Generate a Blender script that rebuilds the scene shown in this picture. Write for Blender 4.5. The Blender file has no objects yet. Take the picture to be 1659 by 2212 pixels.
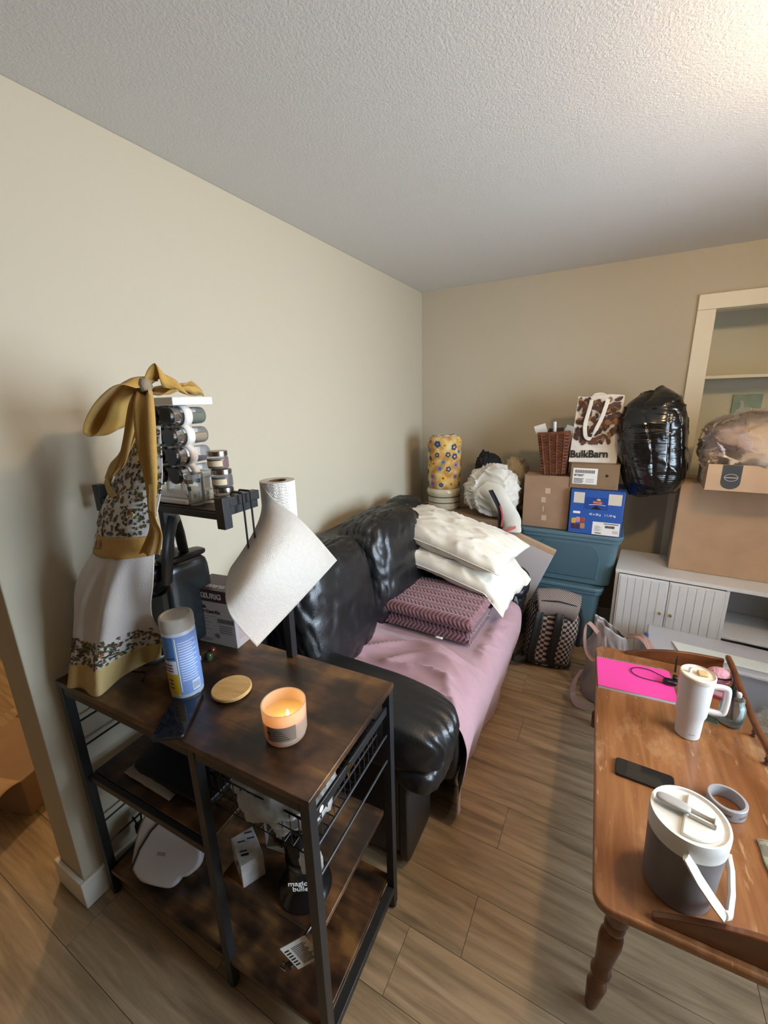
import bpy, math, random
from math import sin, cos, pi, sqrt, radians, atan2, exp
from mathutils import Vector, Matrix, noise
random.seed(7)
scene = bpy.context.scene
COL = scene.collection

# ---------------------------------------------------------------- camera
cam_d = bpy.data.cameras.new('camera'); cam = bpy.data.objects.new('camera', cam_d); COL.objects.link(cam)
cam_d.sensor_fit = 'VERTICAL'; cam_d.sensor_height = 24.0; cam_d.lens = 24.0*900/2212
cam_d.clip_start = 0.02; cam_d.clip_end = 100
_ya, _pi, _ro = radians(-28.94), radians(-14.88), radians(-1.443)
_w = Vector((sin(_ya)*cos(_pi), cos(_ya)*cos(_pi), sin(_pi)))
_r0 = Vector((cos(_ya), -sin(_ya), 0)); _u0 = _r0.cross(_w)
_r = _r0*cos(_ro) + _u0*sin(_ro); _u = -_r0*sin(_ro) + _u0*cos(_ro)
cam.matrix_world = Matrix(((_r.x, _u.x, -_w.x, 0), (_r.y, _u.y, -_w.y, 0), (_r.z, _u.z, -_w.z, 1.644), (0, 0, 0, 1)))
scene.camera = cam

# ---------------------------------------------------------------- world, daylight, exposure
world = bpy.data.worlds.new('world'); scene.world = world; world.use_nodes = True
_bg = world.node_tree.nodes['Background']; _bg.inputs[0].default_value = (0.62, 0.78, 1.0, 1); _bg.inputs[1].default_value = 1.0
def area_light(name, loc, rot, sx, sy, energy, color):
    d = bpy.data.lights.new(name, 'AREA'); d.shape = 'RECTANGLE'; d.size = sx; d.size_y = sy; d.energy = energy; d.color = color
    o = bpy.data.objects.new(name, d); COL.objects.link(o); o.location = loc; o.rotation_euler = rot
    return o
BULB_STRENGTH = 275.0
BULB_COLOR = (1.0, 0.67, 0.34)
day = area_light('window_daylight', (1.80, 1.30, 1.42), (0, radians(74), 0), 1.25, 1.5, 96.0, (0.68, 0.84, 1.0)); day.data.spread = radians(150)
scene.view_settings.view_transform = 'Standard'; scene.view_settings.look = 'None'
scene.view_settings.exposure = 0.0; scene.view_settings.gamma = 1.0; scene.view_settings.use_curve_mapping = False

# ---------------------------------------------------------------- helpers
def lin(c):
    if isinstance(c, str):
        c = tuple(int(c[i:i+2], 16)/255 for i in (0, 2, 4))
    return tuple((v/12.92 if v <= .04045 else ((v+.055)/1.055)**2.4) for v in c)

class NT:
    def __init__(s, name):
        s.m = bpy.data.materials.new(name); s.m.use_nodes = True
        s.t = s.m.node_tree; s.n = s.t.nodes; s.p = s.n['Principled BSDF']; s.out = s.n['Material Output']
    def new(s, kind, **kw):
        n = s.n.new(kind)
        for k, v in kw.items():
            if k in n.inputs: n.inputs[k].default_value = v
            else: setattr(n, k, v)
        return n
    def link(s, a, b): s.t.links.new(a, b)
    def coord(s, kind='Object', scale=(1, 1, 1), rot=(0, 0, 0)):
        tc = s.new('ShaderNodeTexCoord'); mp = s.new('ShaderNodeMapping')
        mp.inputs['Scale'].default_value = scale; mp.inputs['Rotation'].default_value = rot
        s.link(tc.outputs[kind], mp.inputs['Vector']); return mp.outputs['Vector']
    def ramp(s, fac, stops):
        r = s.new('ShaderNodeValToRGB'); e = r.color_ramp.elements
        while len(e) < len(stops): e.new(0.5)
        for el, (p, c) in zip(e, stops): el.position = p; el.color = (*c, 1)
        s.link(fac, r.inputs['Fac']); return r.outputs['Color']
    def bump(s, h, strength, dist=.01):
        b = s.new('ShaderNodeBump'); b.inputs['Strength'].default_value = strength; b.inputs['Distance'].default_value = dist
        s.link(h, b.inputs['Height']); s.link(b.outputs['Normal'], s.p.inputs['Normal']); return b

def mat(name, col, rough=.5, metal=0, bump=0, bscale=60, var=0, vscale=6, alpha=1, emit=0, coat=0, spec=.5, sheen=0, stretch=(1, 1, 1), dist=.01, trl=0):
    a = NT(name); c = lin(col); p = a.p
    p.inputs['Base Color'].default_value = (*c, 1); p.inputs['Roughness'].default_value = rough; p.inputs['Metallic'].default_value = metal
    p.inputs['Alpha'].default_value = alpha; p.inputs['Coat Weight'].default_value = coat; p.inputs['Specular IOR Level'].default_value = spec
    p.inputs['Sheen Weight'].default_value = sheen
    if emit: p.inputs['Emission Color'].default_value = (*c, 1); p.inputs['Emission Strength'].default_value = emit
    if var or bump: v = a.coord('Object', stretch)
    if var:
        n = a.new('ShaderNodeTexNoise', Scale=vscale, Detail=4.0); a.link(v, n.inputs['Vector'])
        a.link(a.ramp(n.outputs['Fac'], [(.3, tuple(x*(1-var) for x in c)), (.7, tuple(min(1, x*(1+var)) for x in c))]), p.inputs['Base Color'])
    if bump:
        n = a.new('ShaderNodeTexNoise', Scale=bscale, Detail=3.0); a.link(v, n.inputs['Vector']); a.bump(n.outputs['Fac'], bump, dist)
    if trl:
        t = a.new('ShaderNodeBsdfTranslucent'); t.inputs['Color'].default_value = (*c, 1)
        mx = a.new('ShaderNodeMixShader'); mx.inputs[0].default_value = trl
        a.link(p.outputs[0], mx.inputs[1]); a.link(t.outputs[0], mx.inputs[2]); a.link(mx.outputs[0], a.out.inputs[0])
    return a.m

def glass(name, col, op=.15, rough=.05):
    """thin clear glass or plastic: mostly transparent with a glossy skin"""
    a = NT(name); c = lin(col)
    tr = a.new('ShaderNodeBsdfTransparent'); tr.inputs[0].default_value = (*[.6+.4*x for x in c], 1)
    a.p.inputs['Base Color'].default_value = (*c, 1); a.p.inputs['Roughness'].default_value = rough
    fr = a.new('ShaderNodeFresnel', IOR=1.45)
    mth = a.new('ShaderNodeMath', operation='MAXIMUM'); mth.inputs[1].default_value = op; a.link(fr.outputs[0], mth.inputs[0])
    mx = a.new('ShaderNodeMixShader'); a.link(mth.outputs[0], mx.inputs[0]); a.link(tr.outputs[0], mx.inputs[1]); a.link(a.p.outputs[0], mx.inputs[2])
    a.link(mx.outputs[0], a.out.inputs[0]); return a.m

def wood(name, stops, scale=(1.2, 14, 14), rough=.4, bump=.15, blotch=0, rnd=False, coat=0):
    """grain along local X"""
    a = NT(name); v = a.coord('Object', scale)
    if rnd:
        oi = a.new('ShaderNodeObjectInfo'); ad = a.new('ShaderNodeVectorMath', operation='ADD'); ml = a.new('ShaderNodeMath', operation='MULTIPLY'); ml.inputs[1].default_value = 37.0
        a.link(oi.outputs['Random'], ml.inputs[0]); a.link(v, ad.inputs[0]); a.link(ml.outputs[0], ad.inputs[1]); v = ad.outputs[0]
    n = a.new('ShaderNodeTexNoise', Scale=2.0, Detail=6.0, Roughness=.62, Distortion=.6); a.link(v, n.inputs['Vector'])
    fac = n.outputs['Fac']
    if blotch:
        n2 = a.new('ShaderNodeTexNoise', Scale=blotch, Detail=2.0); a.link(a.coord('Object'), n2.inputs['Vector'])
        mx = a.new('ShaderNodeMix'); mx.inputs[0].default_value = .6; a.link(fac, mx.inputs[2]); a.link(n2.outputs['Fac'], mx.inputs[3]); fac = mx.outputs[0]
    a.link(a.ramp(fac, [(p, lin(c)) for p, c in stops]), a.p.inputs['Base Color'])
    a.p.inputs['Roughness'].default_value = rough; a.p.inputs['Coat Weight'].default_value = coat
    if bump: a.bump(n.outputs['Fac'], bump, .004)
    return a.m

class MB:
    """collects faces; build() links them as ONE mesh object"""
    def __init__(s): s.v = []; s.f = []; s.mi = []; s.uv = []; s.cur = 0; s.M = Matrix()
    def add(s, verts, faces, uvs=None):
        o = len(s.v); s.v += [tuple(s.M @ Vector(p)) for p in verts]
        for i, f in enumerate(faces):
            s.f.append([o+k for k in f]); s.mi.append(s.cur); s.uv.append(uvs[i] if uvs else None)
        return s
    def box(s, a, b):
        x0, y0, z0 = a; x1, y1, z1 = b
        return s.add([(x0,y0,z0),(x1,y0,z0),(x1,y1,z0),(x0,y1,z0),(x0,y0,z1),(x1,y0,z1),(x1,y1,z1),(x0,y1,z1)],
            [(3,2,1,0),(4,5,6,7),(0,1,5,4),(1,2,6,5),(2,3,7,6),(3,0,4,7)])
    def hexa(s, P): return s.add(P, [(3,2,1,0),(4,5,6,7),(0,1,5,4),(1,2,6,5),(2,3,7,6),(3,0,4,7)])
    def lathe(s, prof, seg=32, c=(0, 0, 0), cap=True, sx=1, sy=1):
        vs = []; n = len(prof)
        for r, z in prof:
            for k in range(seg):
                t = 2*pi*k/seg; vs.append((c[0]+r*cos(t)*sx, c[1]+r*sin(t)*sy, c[2]+z))
        fs = []; uv = []
        for i in range(n-1):
            for k in range(seg):
                k2 = (k+1) % seg; fs.append((i*seg+k, i*seg+k2, (i+1)*seg+k2, (i+1)*seg+k))
                uv.append([(k/seg, i/(n-1)), ((k+1)/seg, i/(n-1)), ((k+1)/seg, (i+1)/(n-1)), (k/seg, (i+1)/(n-1))])
        if cap:
            if prof[0][0] > 1e-6: fs.append(tuple(reversed(range(seg)))); uv.append(None)
            if prof[-1][0] > 1e-6: fs.append(tuple(range((n-1)*seg, n*seg))); uv.append(None)
        return s.add(vs, fs, uv)
    def tube(s, path, r, seg=8, closed=False, cap=True, flat=1.0):
        P = [Vector(p) for p in path]; n = len(P); vs = []
        up = Vector((0, 0, 1)); prev = None
        for i, p in enumerate(P):
            a = P[(i-1) % n] if (closed or i > 0) else p; b = P[(i+1) % n] if (closed or i < n-1) else p
            t = (b-a)
            t = t.normalized() if t.length > 1e-9 else Vector((0, 0, 1))
            if prev is None:
                s1 = t.cross(up)
                if s1.length < .2: s1 = t.cross(Vector((1, 0, 0)))
            else: s1 = prev - t*prev.dot(t)
            s1.normalize(); prev = s1; s2 = t.cross(s1); rr = r(i/(n-1)) if callable(r) else r
            for k in range(seg):
                q = 2*pi*(k+.5)/seg; vs.append(p + s1*cos(q)*rr + s2*sin(q)*rr*flat)
        fs = []
        for i in range(n if closed else n-1):
            j = (i+1) % n
            for k in range(seg): k2 = (k+1) % seg; fs.append((i*seg+k, i*seg+k2, j*seg+k2, j*seg+k))
        if cap and not closed: fs.append(tuple(reversed(range(seg)))); fs.append(tuple(range((n-1)*seg, n*seg)))
        return s.add(vs, fs)
    def bar(s, a, b, w=.025): return s.tube([a, b], w/sqrt(2), 4)
    def prism(s, out, z0, z1):
        n = len(out); vs = [(x, y, z0) for x, y in out] + [(x, y, z1) for x, y in out]
        return s.add(vs, [tuple(reversed(range(n))), tuple(range(n, 2*n))] + [(i, (i+1) % n, n+(i+1) % n, n+i) for i in range(n)])
    def grid(s, fn, nu, nv, cu=False, cv=False):
        vs = []; U = nu if cu else nu+1; V = nv if cv else nv+1
        for j in range(V):
            for i in range(U): vs.append(fn(i/nu, j/nv))
        fs = []; uv = []
        for j in range(nv):
            for i in range(nu):
                i2 = (i+1) % U; j2 = (j+1) % V
                fs.append((j*U+i, j*U+i2, j2*U+i2, j2*U+i)); uv.append([(i/nu, j/nv), ((i+1)/nu, j/nv), ((i+1)/nu, (j+1)/nv), (i/nu, (j+1)/nv)])
        return s.add(vs, fs, uv)
    def puff(s, c, size, p=4.0, n=14, disp=None, rot=None):
        """rounded box / cushion; disp(unit point) -> radial scale"""
        R = rot or Matrix.Identity(3); hx, hy, hz = [q/2 for q in size]
        for ax in range(3):
            for sg in (-1, 1):
                def fn(u, v, ax=ax, sg=sg):
                    a = 2*u-1; b = 2*v-1
                    q = [0, 0, 0]; q[ax] = sg; q[(ax+1) % 3] = a*sg; q[(ax+2) % 3] = b
                    L = sum(abs(k)**p for k in q)**(1/p); q = [k/L for k in q]
                    d = disp(Vector(q)) if disp else 1.0
                    w = R @ Vector((q[0]*hx*d, q[1]*hy*d, q[2]*hz*d)); return (c[0]+w.x, c[1]+w.y, c[2]+w.z)
                s.grid(fn, n, n)
        return s
    def build(s, name, m, parent=None, smooth=True, ang=40, bevel=0, solid=0, sub=0, merge=True, world=True, seg=2):
        me = bpy.data.meshes.new(name); me.from_pydata(s.v, [], s.f)
        ms = m if isinstance(m, (list, tuple)) else [m]
        for q in ms: me.materials.append(q)
        me.polygons.foreach_set('material_index', s.mi)
        if any(s.uv):
            ul = me.uv_layers.new(name='UVMap'); k = 0
            for f, u in zip(s.f, s.uv):
                for j in range(len(f)):
                    if u: ul.data[k].uv = u[j]
                    k += 1
        me.update()
        if merge:
            import bmesh
            bm = bmesh.new(); bm.from_mesh(me); bmesh.ops.remove_doubles(bm, verts=bm.verts, dist=1e-5); bmesh.ops.recalc_face_normals(bm, faces=bm.faces); bm.to_mesh(me); bm.free()
        if smooth:
            me.polygons.foreach_set('use_smooth', [True]*len(me.polygons)); me.set_sharp_from_angle(angle=radians(ang))
        me.update()
        o = bpy.data.objects.new(name, me); COL.objects.link(o)
        if parent is not None:
            o.parent = parent
            if world: o.matrix_parent_inverse = world_of(parent).inverted()
        if solid:
            q = o.modifiers.new('solid', 'SOLIDIFY'); q.thickness = solid; q.offset = 0
        if bevel:
            q = o.modifiers.new('bevel', 'BEVEL'); q.width = bevel; q.segments = seg; q.limit_method = 'ANGLE'; q.angle_limit = radians(35)
        if sub:
            q = o.modifiers.new('sub', 'SUBSURF'); q.levels = sub; q.render_levels = sub
        return o

def world_of(o):
    m = o.matrix_basis.copy() if o.type == 'EMPTY' else Matrix.LocRotScale(o.location, o.rotation_euler, o.scale)
    if o.parent: m = world_of(o.parent) @ o.matrix_parent_inverse @ m
    return m
def tag(o, label, cat, group=None):
    o['label'] = label; o['category'] = cat
    if group: o['group'] = group
    return o
def thing(name, label, cat, loc=(0, 0, 0), rz=0, group=None, rot=None):
    o = bpy.data.objects.new(name, None); COL.objects.link(o); o.empty_display_size = .05
    o.location = loc; o.rotation_euler = rot if rot else (0, 0, rz)
    return tag(o, label, cat, group)
def struct(o): o['kind'] = 'structure'; return o
def dup(root, loc=None, rz=None, label=None, rot=None):
    def cp(o, par):
        c = o.copy(); COL.objects.link(c)
        if par is not None: c.parent = par
        for ch in list(o.children): cp(ch, c)
        return c
    r = cp(root, None)
    if loc is not None: r.location = loc
    if rz is not None: r.rotation_euler = (0, 0, rz)
    if rot is not None: r.rotation_euler = rot
    if label: r['label'] = label
    return r
def frame(o, x, y):
    """matrix with origin o, local x along x, local y along y"""
    x = Vector(x).normalized(); y = Vector(y); y = (y - x*y.dot(x)).normalized(); z = x.cross(y); o = Vector(o)
    return Matrix(((x.x, y.x, z.x, o.x), (x.y, y.y, z.y, o.y), (x.z, y.z, z.z, o.z), (0, 0, 0, 1)))
def text(body, size, m, parent, o, x, y, name='lettering', align='LEFT', ext=.0004, world=True, sx=1.0, bold=0.0):
    cu = bpy.data.curves.new('t', 'FONT'); cu.body = body; cu.size = size; cu.extrude = ext; cu.align_x = align; cu.offset = bold
    ob = bpy.data.objects.new('t', cu); COL.objects.link(ob)
    dg = bpy.context.evaluated_depsgraph_get(); me = bpy.data.meshes.new_from_object(ob.evaluated_get(dg))
    bpy.data.objects.remove(ob); bpy.data.curves.remove(cu)
    me.transform(frame(o, x, y) @ Matrix.Diagonal((sx, 1, 1, 1))); me.materials.clear(); me.materials.append(m)
    t = bpy.data.objects.new(name, me); COL.objects.link(t); t.parent = parent
    if world: t.matrix_parent_inverse = world_of(parent).inverted()
    return t
def cfold(q, sd=0, a=.18, r=.09):
    """cloth-like bulges and directional creases on a unit shape"""
    w = nz(q.x*1.2+sd, q.y*1.2, q.z*1.2)
    r1 = (1-abs(nz(q.x*2.6+q.z*1.8+w*1.6+sd, q.y*.8, q.z*.7)))**7; r2 = (1-abs(nz(q.x*1.1-q.z*3.0+w*2, q.y*1.4+sd, 4)))**9
    return 1+a*nz(q.x*1.1+sd*2, q.y*1.1, q.z*1.1)+r*r1+r*.7*r2
def nz(x, y=0, z=0): return noise.noise(Vector((x, y, z)))
def lerp(a, b, t): return tuple(p+(q-p)*t for p, q in zip(a, b))
def spline(P, t):
    """Catmull-Rom through points P, t in 0..1"""
    n = len(P)-1; k = min(int(t*n), n-1); f = t*n-k
    p0, p1, p2, p3 = P[max(k-1, 0)], P[k], P[k+1], P[min(k+2, n)]
    return tuple(.5*(2*b + (c-a)*f + (2*a-5*b+4*c-d)*f*f + (-a+3*b-3*c+d)*f*f*f) for a, b, c, d in zip(p0, p1, p2, p3))
def ribbon(mb, path, width, side, n=40, wave=0, nw=4):
    """strip along a smooth path; side = vector across (or list of vectors)"""
    sd = side if isinstance(side, list) else [side, side]
    def fn(u, v):
        p = spline(path, v); s = Vector(spline(sd, v)).normalized(); w = width(v) if callable(width) else width
        q = Vector(p) + s*w*(u-.5)
        t = Vector(spline(path, min(1, v+.02))) - Vector(spline(path, max(0, v-.02)))
        nn = t.cross(s)
        if nn.length > 1e-6: q += nn.normalized()*wave*sin(u*nw*pi+v*3)
        return tuple(q)
    mb.grid(fn, 6, n); return mb
def carton(name, label, a, b, m, tape=None, rz=0, group=None, seam=True):
    """closed cardboard box from corner a to b; local frame at base centre"""
    cx, cy = (a[0]+b[0])/2, (a[1]+b[1])/2; t = thing(name, label, 'box', (cx, cy, a[2]), rz, group)
    hx, hy, h = (b[0]-a[0])/2, (b[1]-a[1])/2, b[2]-a[2]
    k = MB(); k.box((-hx, -hy, 0), (hx, hy, h-.004)); k.build('body', m, t, bevel=.003, world=False)
    for s in (-1, 1):
        k = MB(); k.box((-hx, min(s*hy, s*.0008), h-.0038), (hx, max(s*hy, s*.0008), h)); k.build('flap', m, t, bevel=.001, world=False)
    if tape:
        k = MB(); k.box((-hx-.0006, -.024, h), (hx+.0006, .024, h+.0006)); k.box((-hx-.0008, -.024, h*.72), (-hx, .024, h)); k.box((hx, -.024, h*.72), (hx+.0008, .024, h))
        k.build('tape', tape, t, world=False)
    return t

# ---------------------------------------------------------------- shared materials
PAINT = mat('wall_paint', 'c0b7a2', .75, bump=.08, bscale=240, dist=.002)
WHITE = mat('white_trim_paint', 'e6e3da', .45)
BLACKMET = mat('black_powder_coat', '1f2022', .42, bump=.05, bscale=300)
CARD = mat('cardboard', '957860', .8, var=.09, vscale=9, bump=.05, bscale=120)
CARD2 = mat('pale_cardboard', 'b8997a', .8, var=.07, vscale=7)
CARD3 = mat('dark_cardboard', '80684e', .8, var=.08, vscale=8)
TAPE = glass('packing_tape', 'c0a080', .3, .2)
INK = mat('black_ink', '141414', .6)
PAPER = mat('white_paper', 'e8e6e2', .7)
STEEL = mat('chrome', 'c8c8c8', .18, 1)
BLACKPL = mat('black_plastic', '141516', .35)
LEATHER = mat('black_leather', '171718', .36, bump=.25, bscale=170, spec=.6, dist=.003)
LEATHER2 = mat('grey_black_leather_panel', '252423', .45, bump=.2, bscale=200, dist=.003)
RUST = wood('rustic_brown_board', [(.30, '150f0b'), (.43, '2c1e15'), (.53, '4d3420'), (.66, '7c5932')], (2.2, 12, 12), .34, .08, blotch=9)
OAK = wood('orange_stained_wood', [(.25, '5c3820'), (.5, '7c4f2e'), (.75, '94673f')], (12, 1.0, 12), .3, .05, coat=.35)
a = NT('worn_orange_tabletop'); v = a.coord('Object', (12, 1.0, 12)); n1 = a.new('ShaderNodeTexNoise', Scale=2.0, Detail=6.0, Roughness=.62, Distortion=.6); a.link(v, n1.inputs['Vector'])
c1 = a.ramp(n1.outputs['Fac'], [(.25, lin('6e4526')), (.5, lin('8a5934')), (.75, lin('a27046'))])
v2 = a.coord('Object', (3.0, 1.6, 3.0)); n2 = a.new('ShaderNodeTexNoise', Scale=2.2, Detail=9.0, Roughness=.72); a.link(v2, n2.inputs['Vector'])
f2 = a.ramp(n2.outputs['Fac'], [(.54, (0, 0, 0)), (.70, (.75, .75, .75))])
v3 = a.coord('Object', (60, 9, 60), (0, 0, .5)); n3 = a.new('ShaderNodeTexNoise', Scale=1.5, Detail=2.0); a.link(v3, n3.inputs['Vector']); f3 = a.ramp(n3.outputs['Fac'], [(.68, (0, 0, 0)), (.74, (.8, .8, .8))])
ad = a.new('ShaderNodeMix', data_type='RGBA', blend_type='LIGHTEN'); ad.inputs[0].default_value = 1; a.link(f2, ad.inputs[6]); a.link(f3, ad.inputs[7])
mx = a.new('ShaderNodeMix', data_type='RGBA'); a.link(ad.outputs[2], mx.inputs[0]); a.link(c1, mx.inputs[6]); mx.inputs[7].default_value = (*lin('b58e66'), 1); a.link(mx.outputs[2], a.p.inputs['Base Color'])
a.p.inputs['Roughness'].default_value = .34; a.p.inputs['Coat Weight'].default_value = .3
OAKTOP = a.m
OAKD = wood('dark_stained_rail', [(.25, '4a2815'), (.55, '6a3d20'), (.8, '835030')], (4, 4, 4), .3, .05, coat=.3)
CLEAR = glass('clear_glass', 'ffffff', .1, .03)
BLACKCAP = mat('black_cap', '161412', .3)
FLOORW = wood('grey_brown_plank', [(.28, '75634c'), (.42, '8e795d'), (.55, 'a38b6c'), (.72, 'b69f80')], (1.3, 15, 15), .42, .12, rnd=True)

# ---------------------------------------------------------------- the setting
LW, BW, CH = -1.422, 3.27, 2.4485
k = MB(); k.box((-3.7, -3.6, -.06), (2.05, 3.95, -.006))
floor = struct(k.build('floor', mat('floor_underlay', '4a3d30', .9), smooth=False))
PW = .1855
row = 0; y = .8635 - 24*PW
while y < 3.27:
    rj = {24: -.25, 29: -.27}.get(row, -.25 + (row*.47 % 1.22))
    x = rj - 1.22*4
    while x < 2.05:
        a, b = max(x, -3.7), min(x+1.22, 2.05)
        if b-a > .05:
            k = MB(); L = (b-a)/2 - .0007; k.box((-L, -PW/2+.0007, -.0055), (L, PW/2-.0007, 0))
            o = k.build('plank', FLOORW, floor, world=False, smooth=False); o.location = ((a+b)/2, y+PW/2, 0)
        x += 1.22
    y += PW; row += 1
k = MB(); k.box((LW-.155, .411, 0), (LW, BW, CH)); wall_l = struct(k.build('wall_left', PAINT, smooth=False, bevel=.004))
k = MB(); k.box((LW-.155, -.55, 2.08), (LW, .411, CH)); struct(k.build('wall_header', PAINT, smooth=False))
k = MB(); k.box((LW-.155, -3.6, 0), (LW, -.55, CH)); struct(k.build('wall_left_near', PAINT, smooth=False))
k = MB(); k.box((-3.7, -3.7, 0), (2.15, -3.6, CH)); struct(k.build('wall_front', PAINT, smooth=False))
k = MB(); k.box((-3.8, -3.6, 0), (-3.7, 2.6, CH)); struct(k.build('wall_kitchen', PAINT, smooth=False))
k = MB(); k.box((-3.7, 2.6, 0), (LW-.155, 2.7, CH)); struct(k.build('wall_kitchen_back', PAINT, smooth=False))
OX, OZ, RWB = .441, 2.117, 1.62    # closet opening
k = MB(); k.box((LW-.155, BW, 0), (OX, BW+.1, CH)); k.box((OX, BW, OZ), (1.40, BW+.1, CH)); k.box((1.40, BW, 0), (RWB, BW+.1, CH))
struct(k.build('wall_back', PAINT, smooth=False))
CLP = mat('closet_paint', 'eae6cc', .75)
k = MB(); k.box((.2, 3.74, 0), (1.62, 3.88, CH)); k.box((.2, BW+.1, 0), (.25, 3.74, CH)); k.box((1.55, BW+.1, 0), (1.62, 3.74, CH)); struct(k.build('wall_closet', CLP, smooth=False))
a = NT('stippled_ceiling'); a.p.inputs['Base Color'].default_value = (*lin('dcd8d2'), 1); a.p.inputs['Roughness'].default_value = .9
v = a.coord('Object'); n1 = a.new('ShaderNodeTexNoise', Scale=125.0, Detail=4.0, Roughness=.65); a.link(v, n1.inputs['Vector']); a.bump(n1.outputs['Fac'], .32, .009)
k = MB(); k.box((-3.7, -3.6, CH), (2.05, 3.95, CH+.08)); struct(k.build('ceiling', a.m, smooth=False))
# right wall with the window the daylight comes through
RW = 1.52
k = MB(); k.box((RW, -3.6, 0), (RW+.1, .50, CH)); k.box((RW, 2.10, 0), (RW+.1, BW, CH)); k.box((RW, .50, 0), (RW+.1, 2.10, .72)); k.box((RW, .50, 2.05), (RW+.1, 2.10, CH))
struct(k.build('wall_right', PAINT, smooth=False))
win = bpy.data.objects.new('window_1', None); COL.objects.link(win); struct(win); win.location = (RW+.03, 1.30, .72)
k = MB()
for q in ((-.8, 0), (.74, 0)): k.box((-.03, q[0], 0), (.02, q[0]+.06, 1.33))
k.box((-.03, -.74, 0), (.02, .74, .06)); k.box((-.03, -.74, 1.27), (.02, .74, 1.33)); k.box((-.02, -.025, .06), (.02, .025, 1.27))
k.build('window_frame', WHITE, win, world=False, bevel=.004)
for q in (-.383, .383):
    k = MB(); k.box((-.003, q-.357, .06), (.003, q+.357, 1.27)); k.build('pane', glass('window_glass', 'ffffff', .02, .02), win, world=False)
k = MB(); k.box((-.09, -.83, -.03), (0, .83, 0)); k.build('window_sill', WHITE, win, world=False, bevel=.005)
# baseboards
def board(name, pts):
    k = MB(); k.box(*pts); return struct(k.build(name, WHITE, bevel=.004))
board('baseboard_left', ((LW, .396, 0), (LW+.015, BW, .105)))
board('baseboard_end', ((LW-.17, .396, 0), (LW, .411, .105)))
board('baseboard_kitchen', ((LW-.17, .411, 0), (LW-.155, 2.6, .105)))
board('baseboard_back', ((LW+.015, BW-.015, 0), (.351, BW, .105)))
# closet casing and shelf
tr = bpy.data.objects.new('trim_1', None); COL.objects.link(tr); struct(tr); tr.location = (.353, BW, 0)
CASE = mat('cream_casing_paint', 'e9e2cc', .5)
for nm, p in (('side_casing', ((0, -.02, 0), (.092, 0, OZ+.0))), ('head_casing', ((0, -.022, OZ), (1.14, 0, OZ+.085))), ('side_casing', ((1.048, -.02, 0), (1.14, 0, OZ))),
              ('jamb', ((.086, 0, 0), (.09, .1, OZ))), ('head_jamb', ((.09, 0, OZ-.004), (1.046, .1, OZ)))):
    k = MB(); k.box(*p); k.build(nm, CASE, tr, world=False, bevel=.003)
sh = thing('closet_shelf', 'cream painted shelf high inside the closet behind the casing', 'shelf', (.90, 3.565, 1.73))
k = MB(); k.box((-.64, -.14, .0), (.64, .17, .02)); k.build('board', CASE, sh, world=False, bevel=.002)
k = MB(); k.box((-.64, .155, -.06), (.64, .175, 0)); k.build('cleat', CASE, sh, world=False)
# ---------------------------------------------------------------- ceiling lights
def bulb_fixture(name, label, x, y, strength):
    t = thing(name, label, 'lamp', (x, y, CH))
    k = MB(); k.lathe([(.001, 0), (.09, 0), (.085, -.02), (.04, -.03), (.035, -.05), (.001, -.05)], 32); k.build('base', WHITE, t, world=False)
    a = NT('lit_globe'); a.p.inputs['Emission Color'].default_value = (*BULB_COLOR, 1); a.p.inputs['Emission Strength'].default_value = strength; a.p.inputs['Base Color'].default_value = (.8, .8, .8, 1)
    k = MB(); k.lathe([(.06*sin(pi*i/16)+1e-7, -.11-.06*cos(pi*i/16)) for i in range(17)], 24); k.build('globe', a.m, t, world=False)
    return t
bulb_fixture('ceiling_light', 'white ceiling light with a glowing globe above the coffee table', .60, 1.32, BULB_STRENGTH)
bulb_fixture('kitchen_light', 'white ceiling light with a glowing globe in the kitchen', -2.75, 1.43, 330)

# ================================================================ baker's rack
RR = radians(2.3); RL = (-.467, .499, 0)
rack = thing('bakers_rack', "dark brown and black metal baker's rack with an upper shelf and side rods", 'rack', RL, RR)
RM = Matrix.Translation(RL) @ Matrix.Rotation(RR, 4, 'Z')
def rk(p): return tuple(RM @ Vector(p))
W, Dp, T = -.925, .408, .865
def rpart(name, m, fn, **kw):
    k = MB(); fn(k); kw.setdefault('bevel', .0015); return k.build(name, m, rack, world=False, **kw)
rpart('tabletop', RUST, lambda k: k.box((W, 0, T-.018), (0, Dp, T)), bevel=.002)
for x, y, z1 in ((-.0145, .0145, T-.019), (-.0145, Dp-.0145, T-.019), (-.352, .0145, T-.019), (-.352, Dp-.0145, 1.42), (W+.0145, .0145, T-.019), (W+.0145, Dp-.0145, T-.019)):
    z0 = .012
    def leg(k, x=x, y=y, z1=z1, z0=z0):
        if z1 > 1: k.box((x-.0125, y-.0125, z0), (x+.0125, y+.0125, T-.0185)); k.box((x-.0125, y-.0125, T+.0003), (x+.0125, y+.0125, z1))
        else: k.box((x-.0125, y-.0125, z0), (x+.0125, y+.0125, z1))
    lg = rpart('leg', BLACKMET, leg)
    k = MB(); k.lathe([(.011, 0), (.013, .004), (.013, .012)], 12, (x, y, 0)); k.build('foot', BLACKPL, lg, world=False)
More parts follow.
